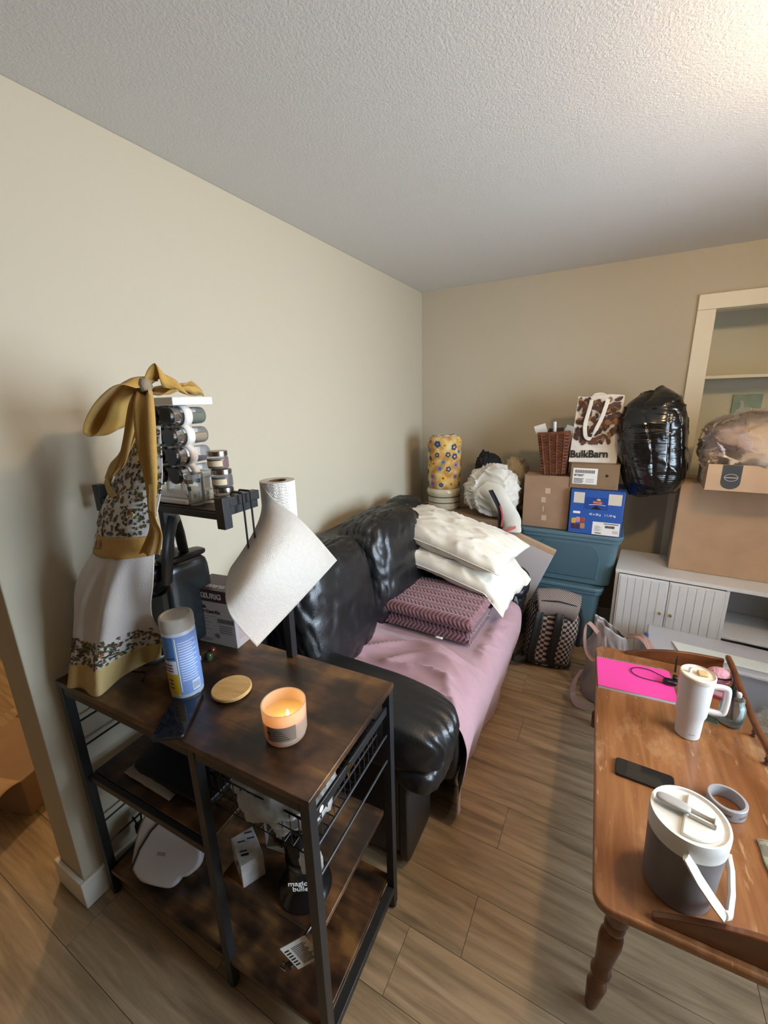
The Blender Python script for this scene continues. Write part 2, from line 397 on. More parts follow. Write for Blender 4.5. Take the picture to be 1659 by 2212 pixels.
# aprons under the top, bottom frame
rpart('front_rail', BLACKMET, lambda k: k.box((W+.028, .003, T-.044), (-.366, .024, T-.0188)))
rpart('front_rail', BLACKMET, lambda k: k.box((-.338, .003, T-.044), (-.028, .024, T-.0188)))
rpart('back_rail', BLACKMET, lambda k: k.box((W+.028, Dp-.024, T-.044), (-.028, Dp-.003, T-.0188)))
for x in (-.0145, W+.0145):
    rpart('side_rail', BLACKMET, lambda k, x=x: k.box((x-.004, .028, .775), (x+.004, Dp-.028, .80)))
    rpart('bottom_rail', BLACKMET, lambda k, x=x: k.box((x-.0125, .028, .075), (x+.0125, Dp-.028, .10)))
    for z in (.70, .61):
        rpart('side_rod', BLACKMET, lambda k, x=x, z=z: k.tube([(x, .026, z), (x, Dp-.026, z)], .0035, 8), bevel=0)
for z in (.30, .21):
    rpart('side_rod', BLACKMET, lambda k, z=z: k.tube([(W+.0145, .026, z), (W+.0145, Dp-.026, z)], .0035, 8), bevel=0)
rpart('bottom_rail', BLACKMET, lambda k: k.box((-.372, .028, .075), (-.348, Dp-.028, .10)))
rpart('bottom_shelf', RUST, lambda k: (k.prism([(W+.029, .006), (-.029, .006), (-.029, Dp-.006), (W+.029, Dp-.006)], .101, .117)))
rpart('shelf', RUST, lambda k: k.box((W+.029, .03, .50), (-.375, Dp-.03, .515)))
rpart('shelf', RUST, lambda k: k.box((-.345, .03, .40), (-.029, Dp-.03, .415)))
rpart('shelf_rail', BLACKMET, lambda k: k.box((W+.03, .012, .488), (-.374, .0295, .512)))
rpart('shelf_rail', BLACKMET, lambda k: k.box((W+.03, Dp-.0295, .488), (-.374, Dp-.012, .512)))
# hutch shelf with a notch round the towel roll
rpart('upper_post', BLACKMET, lambda k: k.box((W+.0475, Dp-.027, T+.0003), (W+.0725, Dp-.002, 1.42)))
rpart('upper_shelf', RUST, lambda k: k.prism([(W+.075, .198), (-.374, .198), (-.374, .31), (-.445, .31), (-.445, Dp), (W+.075, Dp)], 1.374, 1.389))
for x in (-.36, W+.06):
    rpart('corner_stub', BLACKMET, lambda k, x=x: k.box((x-.0135, .188, 1.345), (x+.0135, .214, 1.425)))
rpart('end_rail', BLACKMET, lambda k: (k.box((-.372, .215, 1.398), (-.348, .318, 1.422)), k.box((-.364, .215, 1.375), (-.356, .318, 1.397))))
rpart('end_rail', BLACKMET, lambda k: k.box((W+.048, .215, 1.398), (W+.072, Dp-.028, 1.422)))
rpart('shelf_edge', BLACKMET, lambda k: k.box((W+.075, .190, 1.368), (-.375, .1975, 1.386)))
rpart('towel_rest', BLACKMET, lambda k: k.lathe([(.001, 1.138), (.04, 1.138), (.04, 1.146), (.001, 1.146)], 20, (-.352, Dp-.0145, 0)))
st = rpart('sticker', PAPER, lambda k: k.tube([(-.0102, .052, .788), (-.0096, .052, .788)], .0075, 20), bevel=0)
rpart('twist_tie', mat('gold_wire', 'b99a55', .3, 1), lambda k: k.tube([(-.009, .16, .803), (-.002, .165, .81), (-.001, .17, .80), (-.004, .155, .79), (-.006, .158, .775)], .0018, 6), bevel=0)

# S-hooks on the end rail
def s_hook(x, y, label):
    t = thing('s_hook', label, 'hook', rk((x, y, 1.1)), RR, 'hooks on the upper shelf')
    k = MB(); P = [(-.02, 0, .30), (-.02, 0, .325), (-.016, 0, .329), (.016, 0, .329), (.02, 0, .325), (.02, 0, .30), (.02, 0, .02), (.024, 0, .0), (.04, 0, -.006), (.055, 0, .0), (.058, 0, .02)]
    k.tube(P, .0028, 8); k.build('wire', BLACKMET, t, world=False); return t
s_hook(-.355, .245, 'black wire hook on the upper shelf rail, farther from the paper towel')
s_hook(-.355, .272, 'black wire hook on the upper shelf rail, next to the paper towel')

# ---------------------------------------------------------------- spice rack on the upper shelf
SPW = mat('white_spice_rack_plastic', 'e9e4de', .4)
spx, spy = -1.012, .745     # centre of right-hand column
SPB = 1.391
spice = thing('spice_rack', 'white tiered spice rack with a flat top on the upper shelf', 'spice rack', (spx, spy, SPB), RR)
k = MB(); k.box((-.17, -.062, 0), (.04, .062, .014)); k.box((-.17, -.05, .014), (.04, .05, .026)); k.build('base', SPW, spice, world=False, bevel=.003)
k = MB(); k.box((-.172, -.062, .256), (.042, .062, .276)); k.build('top_plate', SPW, spice, world=False, bevel=.002)
ROWS = [.076, .126, .177, .2285]; COLS = [0, -.060, -.120]
k = MB()
for c in COLS:
    for r_ in ROWS:
        k.grid(lambda u, v, c=c, r_=r_: ((c + .0262*cos(2*pi*u)), (-.020+.024*v), r_ + .0262*sin(2*pi*u)), 24, 1, cu=True)
k.build('sleeve', SPW, spice, world=False, solid=.003)
for x0 in (-.169, -.0925, -.0325):
    k = MB(); k.box((x0, -.018, .026), (x0+.005, .002, .2555)); k.build('rib', SPW, spice, world=False)
SPC = [mat('spice_green', '4f5a34', .9, bump=.6, bscale=300), mat('spice_tan', '8e7a55', .9, bump=.6, bscale=300), mat('spice_dark_red', '4a201a', .9, bump=.6, bscale=300), mat('spice_grey', '8a8672', .9)]
names = ['green herb', 'tan ground', 'dark red flake', 'pale grey']
def spice_jar(ci, ri):
    c, r_ = COLS[ci], ROWS[ri]; kind = (3-ri + ci) % 4
    rown = ['bottom', 'third', 'second', 'top'][ri]
    t = thing('spice_jar', f'black-capped glass spice jar lying in the {rown} row of the white rack, {["right-hand", "middle", "left-hand"][ci]} column', 'spice jar',
              tuple(world_of(spice) @ Vector((c, -.058, r_))), group='spice jars in the white rack', rot=(radians(-90), 0, RR))
    k = MB(); k.lathe([(.001, 0), (.0215, 0), (.0225, .002), (.0225, .011), (.001, .011)], 24); k.build('cap', BLACKCAP, t, world=False)
    k = MB(); k.lathe([(.0225, .0112), (.0228, .03), (.0215, .034), (.020, .034), (.020, .0112)], 24, cap=False); k.build('collar', STEEL, t, world=False)
    k = MB(); k.lathe([(.0195, .034), (.0225, .038), (.0228, .105), (.0215, .110), (.001, .111)], 24, cap=False); k.build('glass', CLEAR, t, world=False)
    f = [.7, .62, .3, .5][kind]
    k = MB()
    # contents settle to the lower side of the lying jar (local +y points down)
    pts = []; hh = .0208*(1-2*f)
    for i in range(20):
        q = 2*pi*i/20; x, y = .0207*cos(q), .0207*sin(q); pts.append((x, max(y, hh)))
    k.prism(pts, .04, .106); k.build('spice', SPC[kind], t, world=False)
    return t
for ci in range(3):
    for ri in range(4): spice_jar(ci, ri)

# ---------------------------------------------------------------- jam jars and glasses on the upper shelf
LID = mat('brushed_lid', 'a59a92', .25, 1)
def jam_jar(px, z0, label, col, h=.047, r=.0265):
    t = thing('jam_jar', label, 'jar', (px[0], px[1], z0), group='small jam jars')
    k = MB(); k.lathe([(r-.004, 0), (r, .004), (r, h-.018), (r-.004, h-.012), (r-.004, h-.001)], 28, cap=False); k.build('glass', CLEAR, t, world=False)
    k = MB(); k.lathe([(.001, .002), (r-.004, .002), (r-.002, .005), (r-.002, h-.02), (.001, h-.02)], 24); k.build('jam', mat('jam_'+label[:9], col, .3), t, world=False)
    k = MB(); k.lathe([(r-.002, h-.013), (r-.001, h-.012), (r-.001, h-.001), (r-.003, h), (.001, h)], 28, cap=False); k.build('lid', LID, t, world=False)
    k = MB(); k.grid(lambda u, v: ((r+.0004)*cos(-1.9+1.6*u), (r+.0004)*sin(-1.9+1.6*u), .008+(h-.032)*v), 10, 1); k.build('paper_label', mat('cream_label', 'd9c7a4', .7), t, world=False)
    return t
JX = rk((-.413, .258, 0)); 
jam_jar(JX, 1.3905, 'amber jam jar at the bottom of the small stack on the upper shelf', '6b4a22')
jam_jar(JX, 1.3905+.0475, 'dark jam jar in the middle of the small stack on the upper shelf', '2f1710')
jam_jar((JX[0]-.008, JX[1]), 1.3905+.095, 'red jam jar topping the small stack on the upper shelf', '5a1c16', h=.046)
TUM = glass('glass_tumbler_clear', 'f6f6f2', .14, .03)
def shot(px, label, prints, h=.082, r=.024):
    t = thing('shot_glass', label, 'glass', (px[0], px[1], 1.3905), group='shot glasses on the upper shelf')
    k = MB(); k.lathe([(.001, 0), (r*.78, 0), (r, h), (r-.002, h), (r*.76-.002, .012), (.001, .012)], 28, cap=False); k.build('glass', TUM, t, world=False)
    for a0, z, c, s in prints:
        k = MB(); k.grid(lambda u, v: ((r*.78+r*.22*(z+s*v)/h+.0005)*cos(a0+s/r*u), (r*.78+r*.22*(z+s*v)/h+.0005)*sin(a0+s/r*u), z+s*v), 4, 2); k.build('print', mat('print_'+c, c, .5), t, world=False)
    return t
P1 = [(-2.6+i*.55, .02+.02*((i*2) % 3), c, .011) for i, c in enumerate(['3a3a34', '9a5a3a', '44503a', '8a7a52', '3c3c3c'])] + [(-2.4+i*.6, .058, c, .011) for i, c in enumerate(['5a5a50', '8a4030', '505a44'])]
shot((-0.964, 0.710, 1.399), 'clear shot glass with small coloured prints beside the spice rack', P1)
shot((-0.954, 0.745, 1.388), 'clear shot glass with a red mark in front of the jam jar stack', [(-2.9, .05, '7a2018', .014)])
shot((-1.034, 0.800, 1.403), 'plain clear shot glass behind the jam jar stack', [])

# ================================================================ things on the rack top
# ---------------------------------------------------------------- apron hung from the spice rack
YEL = mat('mustard_cotton', 'c39a4e', .85, bump=.25, bscale=500, sheen=.2, trl=.12)
YELP = mat('pale_yellow_cotton', 'cdb277', .85, bump=.25, bscale=500, trl=.12)
LINEN = mat('white_cotton', 'dcd8d6', .85, bump=.2, bscale=400, sheen=.2, trl=.15)
apron = thing('apron', 'white floral apron with a mustard waistband and bow hanging off the spice rack', 'apron', (-1.2, .52, T+.002))
# cross sections of the cloth, top to bottom (world points, left to right)
SEC = [
 [(-1.075, .655, 1.60), (-1.06, .635, 1.60), (-1.03, .622, 1.60), (-1.0, .618, 1.60), (-.975, .622, 1.60), (-.955, .635, 1.60)],
 [(-1.18, .635, 1.47), (-1.135, .61, 1.47), (-1.08, .60, 1.475), (-1.03, .592, 1.475), (-.99, .60, 1.48), (-.955, .62, 1.48)],
 [(-1.23, .61, 1.365), (-1.19, .575, 1.365), (-1.13, .56, 1.37), (-1.07, .555, 1.375), (-1.02, .565, 1.38), (-.965, .595, 1.385)],
 [(-1.255, .60, 1.29), (-1.21, .563, 1.285), (-1.15, .548, 1.285), (-1.09, .545, 1.29), (-1.03, .556, 1.295), (-.985, .588, 1.30)],
 [(-1.345, .60, 1.19), (-1.29, .545, 1.19), (-1.20, .520, 1.19), (-1.13, .522, 1.19), (-1.06, .54, 1.20), (-1.0, .585, 1.21)],
 [(-1.395, .59, 1.09), (-1.335, .53, 1.09), (-1.24, .505, 1.09), (-1.16, .505, 1.09), (-1.10, .535, 1.10), (-1.035, .59, 1.11)],
 [(-1.395, .57, .985), (-1.345, .515, .98), (-1.265, .488, .98), (-1.18, .492, .985), (-1.145, .55, 1.0), (-1.065, .625, 1.02)],
 [(-1.39, .54, .867), (-1.355, .49, .867), (-1.285, .468, .867), (-1.195, .492, .867), (-1.20, .56, .88), (-1.11, .635, .93)],
]
def apron_pt(u, v):
    cols = [spline([s[i] for s in SEC], v) for i in range(6)]
    p = Vector(spline(cols, u)); lo = max(0, (v-.42)/.58)
    p += Vector((0.2, -1, 0)).normalized()*(.017*sin(u*19+v*2+2.5*nz(u*3, v*2))*min(1, lo*2.5)*(1-.35*v) + .006*nz(u*7, v*5, 3)*(.3+lo))
    return p
def strip(name, m, v0, v1, off=0, nu=70, nv=30, u0=0, u1=1, mats=None):
    k = MB()
    def fn(u, v):
        a = u0+(u1-u0)*u; b = v0+(v1-v0)*v; p = apron_pt(a, b); return tuple(p + Vector((.25, -1, .05)).normalized()*off)
    k.grid(fn, nu, nv); return k.build(name, m, apron, solid=.0012, ang=80)
strip('bib', LINEN, 0, .372)
strip('waistband', YEL, .366, .455, .003, nv=8)
strip('skirt', LINEN, .45, .90, nv=60)
strip('hem_band', YELP, .895, 1.0, .001, nv=14)
LEAF = [mat('print_olive', '5a5c34', .9), mat('print_dark_green', '343c2c', .9), mat('print_gold', 'a87a2a', .9), mat('print_rust', '94452c', .9), mat('print_navy', '30343f', .9)]
k = MB()
def leaf(u, v, L, ang, ci):
    e = .002
    p = apron_pt(u, v); du = (apron_pt(u+e, v)-apron_pt(u-e, v)).normalized(); dv = (apron_pt(u, v+e)-apron_pt(u, v-e)).normalized()
    nn = du.cross(dv).normalized()
    if nn.dot(Vector((.8, -1, .4))) < 0: nn = -nn
    d = (du*cos(ang)+dv*sin(ang)); s = nn.cross(d)*L*.32; p = p + nn*.0022
    k.cur = ci; k.add([tuple(p-d*L*.5), tuple(p+s), tuple(p+d*L*.5), tuple(p-s)], [(0, 1, 2, 3)])
rr = random.Random(3)
for i in range(330):
    u, v = rr.uniform(.02, .98), rr.uniform(.01, .355); a0 = rr.uniform(0, 6.28)
    for q in range(3): leaf(u+rr.uniform(-.02, .02), v+rr.uniform(-.008, .008), rr.uniform(.007, .012), a0+q*1.1, rr.choice([0, 0, 0, 0, 0, 1, 1, 1, 1, 1, 2, 4, 3]))
for i in range(150):
    u, v = rr.uniform(.02, .98), min(.885, .80+abs(rr.gauss(.045, .035))); a0 = rr.uniform(0, 6.28)
    for q in range(4): leaf(u+rr.uniform(-.022, .022), min(.893, v+rr.uniform(-.010, .010)), rr.uniform(.008, .014), a0+q*.9, rr.choice([0, 0, 0, 0, 0, 1, 1, 1, 1, 2, 3, 4]))
k.build('leaf_print', LEAF, apron, smooth=False, merge=False)
# bee-and-flower embroidery on the waistband
k = MB(); EMB = [mat('bee_black', '1e1a14', .8), mat('bee_yellow', 'c8962e', .8), mat('daisy_white', 'd8d4c8', .8), mat('petal_pink', 'b9735a', .8), mat('stem_green', '5d6a36', .8)]
def dot(u, v, r, ci, n=10):
    e = .002; p = apron_pt(u, v); du = (apron_pt(u+e, v)-apron_pt(u-e, v)).normalized(); dv = (apron_pt(u, v+e)-apron_pt(u, v-e)).normalized(); nn = du.cross(dv).normalized()
    if nn.dot(Vector((.8, -1, .4))) < 0: nn = -nn
    p = p+nn*.0055; k.cur = ci; k.add([tuple(p+du*r*cos(2*pi*i/n)+dv*r*sin(2*pi*i/n)+nn*.0002*ci) for i in range(n)], [tuple(range(n))])
for q in range(4): dot(.16, .392+.012*q, .0085, q % 2)
for q in range(5): dot(.235+.018*cos(q*1.26), .412+.012*sin(q*1.26), .006, 2)
for q in range(5): dot(.36+.018*cos(q*1.26), .402+.010*sin(q*1.26), .005, 3)
for q in range(6): dot(.22+.04*q, .44-.004*q, .0032, 4)
k.build('embroidery', EMB, apron, smooth=False, merge=False)
# neck strap, ties and the big bow
k = MB(); ribbon(k, [(-1.183, 0.610, 1.454), (-1.125, 0.600, 1.496), (-1.063, 0.595, 1.529), (-1.005, 0.600, 1.591)], .026, (.7, 0, -.7)); k.build('strap', YELP, apron, solid=.0015, ang=80)
k = MB(); ribbon(k, [(-1.170, 0.600, 1.463), (-1.131, 0.585, 1.436), (-1.072, 0.575, 1.411), (-1.018, 0.565, 1.384)], .026, (.7, 0, .7)); k.build('strap', YELP, apron, solid=.0015, ang=80)
k = MB(); ribbon(k, [(-0.940, 0.600, 1.679), (-0.904, 0.570, 1.644), (-0.910, 0.565, 1.564), (-0.917, 0.565, 1.481), (-0.926, 0.560, 1.404), (-0.926, 0.560, 1.359), (-0.975, 0.565, 1.294)], lambda v: .040+.012*v+.01*sin(v*7), [(1, .3, 0), (1, .1, 0), (.8, -.4, 0), (1, .3, 0)], 60, .006, 3); k.build('tie', YEL, apron, solid=.0015, ang=80)
k = MB(); ribbon(k, [(-0.966, 0.610, 1.680), (-0.964, 0.585, 1.644), (-1.005, 0.580, 1.571), (-1.047, 0.580, 1.515), (-1.093, 0.580, 1.478)], .036, [(1, .3, 0), (.8, -.2, 0), (1, 0, .3)], 40, .004, 3); k.build('tie', YEL, apron, solid=.0015, ang=80)
k = MB(); ribbon(k, [(-0.926, 0.600, 1.693), (-0.948, 0.575, 1.702), (-1.009, 0.565, 1.676), (-1.061, 0.560, 1.636), (-1.084, 0.560, 1.599), (-1.058, 0.570, 1.587), (-1.030, 0.585, 1.619), (-1.011, 0.600, 1.661), (-0.956, 0.610, 1.690)], lambda v: .052+.012*sin(v*pi), [(.2, .9, .3), (.1, .95, .3), (.3, .9, .2), (.2, .9, -.2)], 60, .003, 2); k.build('bow_loop', YEL, apron, solid=.0015, ang=80)
k = MB(); ribbon(k, [(-0.950, 0.615, 1.690), (-0.925, 0.620, 1.706), (-0.908, 0.630, 1.718), (-0.901, 0.635, 1.711), (-0.892, 0.640, 1.688), (-0.892, 0.650, 1.677)], lambda v: .045+.02*v, [(.0, .8, .8), (.3, .7, -.7), (.4, .9, -.3)], 40, .003, 2); k.build('bow_loop', YEL, apron, solid=.0015, ang=80)
k = MB(); ribbon(k, [(-0.962, 0.625, 1.679), (-0.929, 0.630, 1.682), (-0.903, 0.640, 1.677), (-0.888, 0.660, 1.685), (-0.888, 0.680, 1.677), (-0.906, 0.700, 1.671)], .055, [(0, .9, .45), (.1, .9, .3), (.2, .95, -.2)], 40, .003, 3); k.build('tie', YEL, apron, solid=.0015, ang=80)
k = MB(); ribbon(k, [(-0.952, 0.645, 1.679), (-0.916, 0.660, 1.686), (-0.918, 0.690, 1.695), (-0.894, 0.700, 1.673)], .035, [(0, .9, .45), (.1, .9, .3)], 30, .003, 2); k.build('tie', YEL, apron, solid=.0015, ang=80)
k = MB(); k.puff((-0.937, 0.600, 1.692), (.032, .03, .034), 2.5, 6, lambda q: 1+.1*nz(q.x*3, q.y*3, q.z*3)); k.build('knot', mat('grey_tan_cloth', '8f8068', .9, bump=.3, bscale=300), apron)

# ---------------------------------------------------------------- black coffee maker
cm = thing('coffee_maker', 'black pod coffee maker half hidden behind the apron', 'coffee maker', (-1.262, .742, T+.0005), radians(-3))
k = MB(); k.puff((0, 0, .012), (.17, .24, .024), 6, 8); k.build('drip_base', BLACKPL, cm, world=False)
k = MB(); k.puff((.0, .055, .16), (.165, .13, .30), 8, 10); k.build('body', BLACKPL, cm, world=False)
k = MB(); k.puff((.0, -.025, .255), (.15, .19, .11), 6, 10, rot=Matrix.Rotation(radians(-9), 3, 'X')); k.build('brew_head', mat('glossy_black', '101214', .2), cm, world=False)
k = MB(); k.puff((.085, .045, .165), (.06, .15, .29), 7, 10); k.build('water_tank', mat('smoke_plastic', '1d2325', .22, spec=.7), cm, world=False)
k = MB(); k.puff((.085, .045, .318), (.056, .15, .02), 5, 6); k.build('tank_lid', BLACKPL, cm, world=False)
k = MB(); k.tube([(.075, .06, .33), (.085, .05, .40), (.10, .035, .45), (.125, .01, .45), (.145, -.02, .41), (.155, -.04, .35), (.15, -.05, .28), (.10, -.05, .25)], .013, 10, flat=1.6); k.build('handle', mat('dark_grey_plastic', '26292b', .4), cm, world=False)
k = MB(); k.tube([(-.05, -.1, .01), (-.02, -.15, .006), (.03, -.165, .006), (.10, -.13, .006), (.13, -.16, .006)], .0032, 8); k.build('cord', BLACKPL, cm, world=False)

# ---------------------------------------------------------------- wipes canister
wx, wy = -.985, .612
wc = thing('wipes_canister', 'white and blue disinfecting wipes canister with a cloudy white lid', 'canister', (wx, wy, T+.0005), radians(38))
k = MB(); k.lathe([(.001, 0), (.038, 0), (.042, .006), (.0425, .2), (.040, .206), (.001, .206)], 40); k.build('body', mat('canister_white', 'c9d2de', .4), wc, world=False)
k = MB(); k.lathe([(.0425, .205), (.0435, .207), (.0435, .234), (.041, .241), (.036, .243), (.034, .238), (.001, .238)], 40, cap=False); k.build('lid', mat('cloudy_lid', 'bdbab4', .45), wc, world=False)
CL = [mat('label_blue', '3f78b8', .4), mat('label_periwinkle', '7f9ad0', .4), mat('label_yellow', 'c9a21c', .4), mat('label_red', 'a83a40', .4), mat('label_pale', 'd5dbe6', .4), mat('label_navy', '23407c', .4)]
k = MB()
def wrap(a0, a1, z0, z1, ci, e=0, slant=0):
    k.cur = ci; r = .0428+e; k.grid(lambda u, v: (r*cos(a0+(a1-a0)*u), r*sin(a0+(a1-a0)*u), z0+(z1-z0)*v + slant*u), 16, 2)
wrap(-3.5, -1.62, .02, .195, 4); wrap(-1.6, .6, .02, .195, 1, .0002); wrap(-3.4, -1.64, .125, .195, 0, .0003); wrap(-3.4, -1.64, .022, .085, 2, .0003, 0); wrap(-2.9, -1.7, .120, .124, 5, .0005, .012)
wrap(-1.58, -1.5, .03, .19, 4, .0005); wrap(-.9, -.35, .025, .055, 4, .0005)
for q in range(9): wrap(-.86+q*.055, -.84+q*.055, .030, .050, 5, .0007)
for q in range(16): wrap(-1.42, -.42+.15*sin(q*3), .062+.0075*q, .0645+.0075*q, 4, .0005)
for q in range(3): wrap(-2.75, -1.9, .092+.009*q, .096+.009*q, 5 if q else 3, .0006)
for q in range(3): wrap(-2.4, -2.0, .04+.012*q, .044+.012*q, 5, .0006)
k.build('label', CL, wc, world=False)
k = MB(); k.cur = 0; R_ = .0436; k.add([(R_*cos(-2.35+a), R_*sin(-2.35+a), .160+b) for a, b in ((-.5, 0), (0, -.026), (.5, 0), (0, .026))], [(0, 1, 2, 3)]); k.build('logo_diamond', CL[3], wc, world=False)
text('CLOROX', .0125, PAPER, wc, (R_*cos(-2.75)*1.02, R_*sin(-2.75)*1.02, .155), (sin(2.35)*.9, cos(2.35)*-1, .15), (0, 0, 1), world=False, bold=.0004)

# ---------------------------------------------------------------- brewer care kit box
bx = thing('brewer_kit_box', 'white and plum brewer care kit box beside the paper towel', 'box', (-1.115, .868, T+.0005), radians(8))
BW_, BH = .175, .20; PLUM = mat('plum_print', '4b3238', .45); BOXW = mat('box_white_print', 'b9b0ad', .5)
k = MB(); k.box((-BW_/2, -.055, 0), (BW_/2, .055, BH)); k.build('body', BOXW, bx, world=False, bevel=.0015)
k = MB(); k.box((-BW_/2-.0005, -.0555, BH-.042), (BW_/2+.0005, .0555, BH+.0005)); k.build('plum_band', PLUM, bx, world=False)
GREY = mat('grey_print', '6f6a6a', .6); CREAM = mat('cream_print', 'cfc6c0', .6)
text('KEURIG', .026, CREAM, bx, (-.045, -.0562, BH-.03), (1, 0, 0), (0, 0, 1), world=False, bold=.0006)
text('KEURIG', .026, CREAM, bx, (.055, -.02, BH+.0008), (-1, 0, 0), (0, -1, 0), world=False, bold=.0006)
text('3-Month', .0165, INK, bx, (-.08, -.0556, .132), (1, 0, 0), (0, 0, 1), world=False, bold=.0003)
text('Brewer Care Kit', .0165, INK, bx, (-.08, -.0556, .116), (1, 0, 0), (0, 0, 1), world=False, bold=.0003)
k = MB()
for q in range(4): k.tube([(-.073, -.0551, .092-.013*q), (-.073, -.0558, .092-.013*q)], .0042, 12); k.box((-.066, -.0557, .094-.013*q), (-.066+.045+.012*(q % 2), -.0552, .0955-.013*q)); k.box((-.066, -.0557, .0895-.013*q), (-.066+.03, -.0552, .091-.013*q))
k.box((.02, -.0557, .085), (.086, -.0552, .1)); k.box((-.08, -.0557, .1035), (.01, -.0552, .1045)); k.box((-.08, -.0557, .018), (-.01, -.0552, .020)); k.box((-.08, -.0557, .012), (-.02, -.0552, .014))
for q in range(4): k.box((.024, -.0557, .072-.008*q), (.075, -.0552, .075-.008*q))
k.tube([(.012, -.0551, .034), (.012, -.0558, .034)], .009, 16)
k.build('print', GREY, bx, world=False)
k = MB()
for q in range(12): k.box((BW_/2, -.04, .03+.009*q), (BW_/2+.0005, .01+.02*sin(q), .033+.009*q))
k.build('side_print', mat('pink_print', 'b08a8c', .6), bx, world=False)

# ---------------------------------------------------------------- paper towel on the rear post
a = NT('paper_towel'); a.p.inputs['Base Color'].default_value = (*lin('efeae2'), 1); a.p.inputs['Roughness'].default_value = .9
v = a.coord('UV', (34, 30, 1)); vo = a.new('ShaderNodeTexVoronoi', Scale=1.0); a.link(v, vo.inputs['Vector'])
w2 = a.new('ShaderNodeTexWave', Scale=1.4, Distortion=6.0, Detail=2.0, bands_direction='Y'); a.link(v, w2.inputs['Vector'])
mm = a.new('ShaderNodeMath', operation='ADD'); a.link(vo.outputs['Distance'], mm.inputs[0]); a.link(w2.outputs['Fac'], mm.inputs[1]); a.bump(mm.outputs[0], .55, .004)
tl = a.new('ShaderNodeBsdfTranslucent'); tl.inputs[0].default_value = (*lin('e3dcd2'), 1); mx = a.new('ShaderNodeMixShader'); mx.inputs[0].default_value = .2
a.link(a.p.outputs[0], mx.inputs[1]); a.link(tl.outputs[0], mx.inputs[2]); a.link(mx.outputs[0], a.out.inputs[0])
TOWEL = a.m
rp = rk((-.346, Dp-.0165, 0)); tw = thing('paper_towel_roll', 'white paper towel roll on the rear post with a loose sheet hanging', 'paper towel', (rp[0], rp[1], 1.147))
k = MB(); k.lathe([(.026, 0), (.049, 0), (.049, .288), (.026, .288), (.026, 0)], 48, cap=False); k.build('roll', TOWEL, tw, world=False)
k = MB(); k.lathe([(.0255, .002), (.0255, .287), (.0240, .287), (.0240, .002), (.0255, .002)], 32, cap=False); k.build('core', mat('brown_core', '6f5a44', .9), tw, world=False)
A = [Vector(p) for p in ((rp[0]-.018, rp[1]-.047, 1.434), (-0.802, 0.830, 1.392), (-0.731, 0.860, 1.327), (-0.653, 0.900, 1.213))]
B = [Vector(p) for p in ((rp[0]-.049, rp[1]-.012, 1.150), (-0.880, 0.740, 1.226), (-0.761, 0.600, 1.186), (-0.744, 0.660, 1.049))]
A0 = [tuple(p) for p in A]; B0 = [tuple(p) for p in B]
MID = [(rp[0]-.040, rp[1]-.030, 1.30), (-0.845, 0.785, 1.304), (-0.718, 0.670, 1.249), (-0.701, 0.780, 1.126)]
k = MB()
def sheet(u, v):
    a_, m_, b_ = spline(A0, u), spline(MID, u), spline(B0, u)
    return spline([a_, m_, b_], v)
k.grid(sheet, 40, 40); k.build('loose_sheet', TOWEL, tw, solid=.0012, ang=80)

# ---------------------------------------------------------------- candle and its wooden lid
cx, cy = -.628, .617
cd = thing('candle', 'lit candle in a frosted glass jar on the rack top', 'candle', (cx, cy, T+.0005), radians(23)); cd.scale = (1.12, 1.12, 1.12)
k = MB(); k.lathe([(.001, 0), (.034, 0), (.042, .006), (.0455, .018), (.047, .084), (.0445, .084), (.043, .02), (.001, .012)], 48, cap=False); k.build('jar', mat('frosted_pink_glass', 'd8c4b2', .25, trl=.55), cd, world=False)
k = MB(); k.lathe([(.001, .013), (.0425, .02), (.0438, .055), (.042, .0545), (.02, .051), (.001, .050)], 40, cap=False); k.build('wax', mat('cream_wax', 'ecd9a8', .35, trl=.5), cd, world=False)
k = MB(); k.tube([(.012, -.012, .05), (.012, -.012, .058)], .0012, 6); k.build('wick', INK, cd, world=False)
k = MB(); k.lathe([(.0001, .057), (.003, .060), (.0035, .064), (.002, .071), (.0001, .076)], 12, (.012, -.012, 0)); k.build('flame', mat('flame', 'ffdf9a', .5, emit=25), cd, world=False)
k = MB(); k.grid(lambda u, v: ((.0462+.0008*v)*cos(-2.1+1.35*u), (.0462+.0008*v)*sin(-2.1+1.35*u), .022+.035*v), 20, 2); k.build('paper_label', mat('taupe_label', '7d6a5c', .6), cd, world=False)
k = MB()
for q in range(5): k.grid(lambda u, v: (.0475*cos(-1.75+(.7-.08*q)*u), .0475*sin(-1.75+(.7-.08*q)*u), .028+.005*q+.0012*v), 8, 1)
k.grid(lambda u, v: (.0474*cos(-2.0+.09*cos(6.283*u)*v), .0474*sin(-2.0+.09*cos(6.283*u)*v), .042+.0042*sin(6.283*u)*v), 14, 1)
k.build('label_print', mat('dark_brown_print', '3c2c24', .6), cd, world=False)
cl_ = bpy.data.lights.new('candle_glow', 'POINT'); cl_.energy = .22; cl_.color = (1, .55, .18); cl_.shadow_soft_size = .004
clo = bpy.data.objects.new('candle_glow', cl_); COL.objects.link(clo); clo.location = (cx+.017, cy-.008, T+.090)
PINE = wood('pine_lid', [(.3, 'b98f55'), (.5, 'cfa566'), (.7, 'dcb87e')], (3, 16, 16), .5, .05)
ld = thing('candle_cover', 'round pale wooden candle lid lying on the rack top', 'lid', (-.872, .668, T+.0005), radians(18))
k = MB(); k.lathe([(.001, .004), (.052, .004), (.054, .006), (.054, .013), (.052, .015), (.001, .015)], 48); k.build('wood_disc', PINE, ld, world=False)
k = MB(); k.lathe([(.001, 0), (.044, 0), (.044, .004), (.001, .004)], 32); k.build('seal', WHITE, ld, world=False)

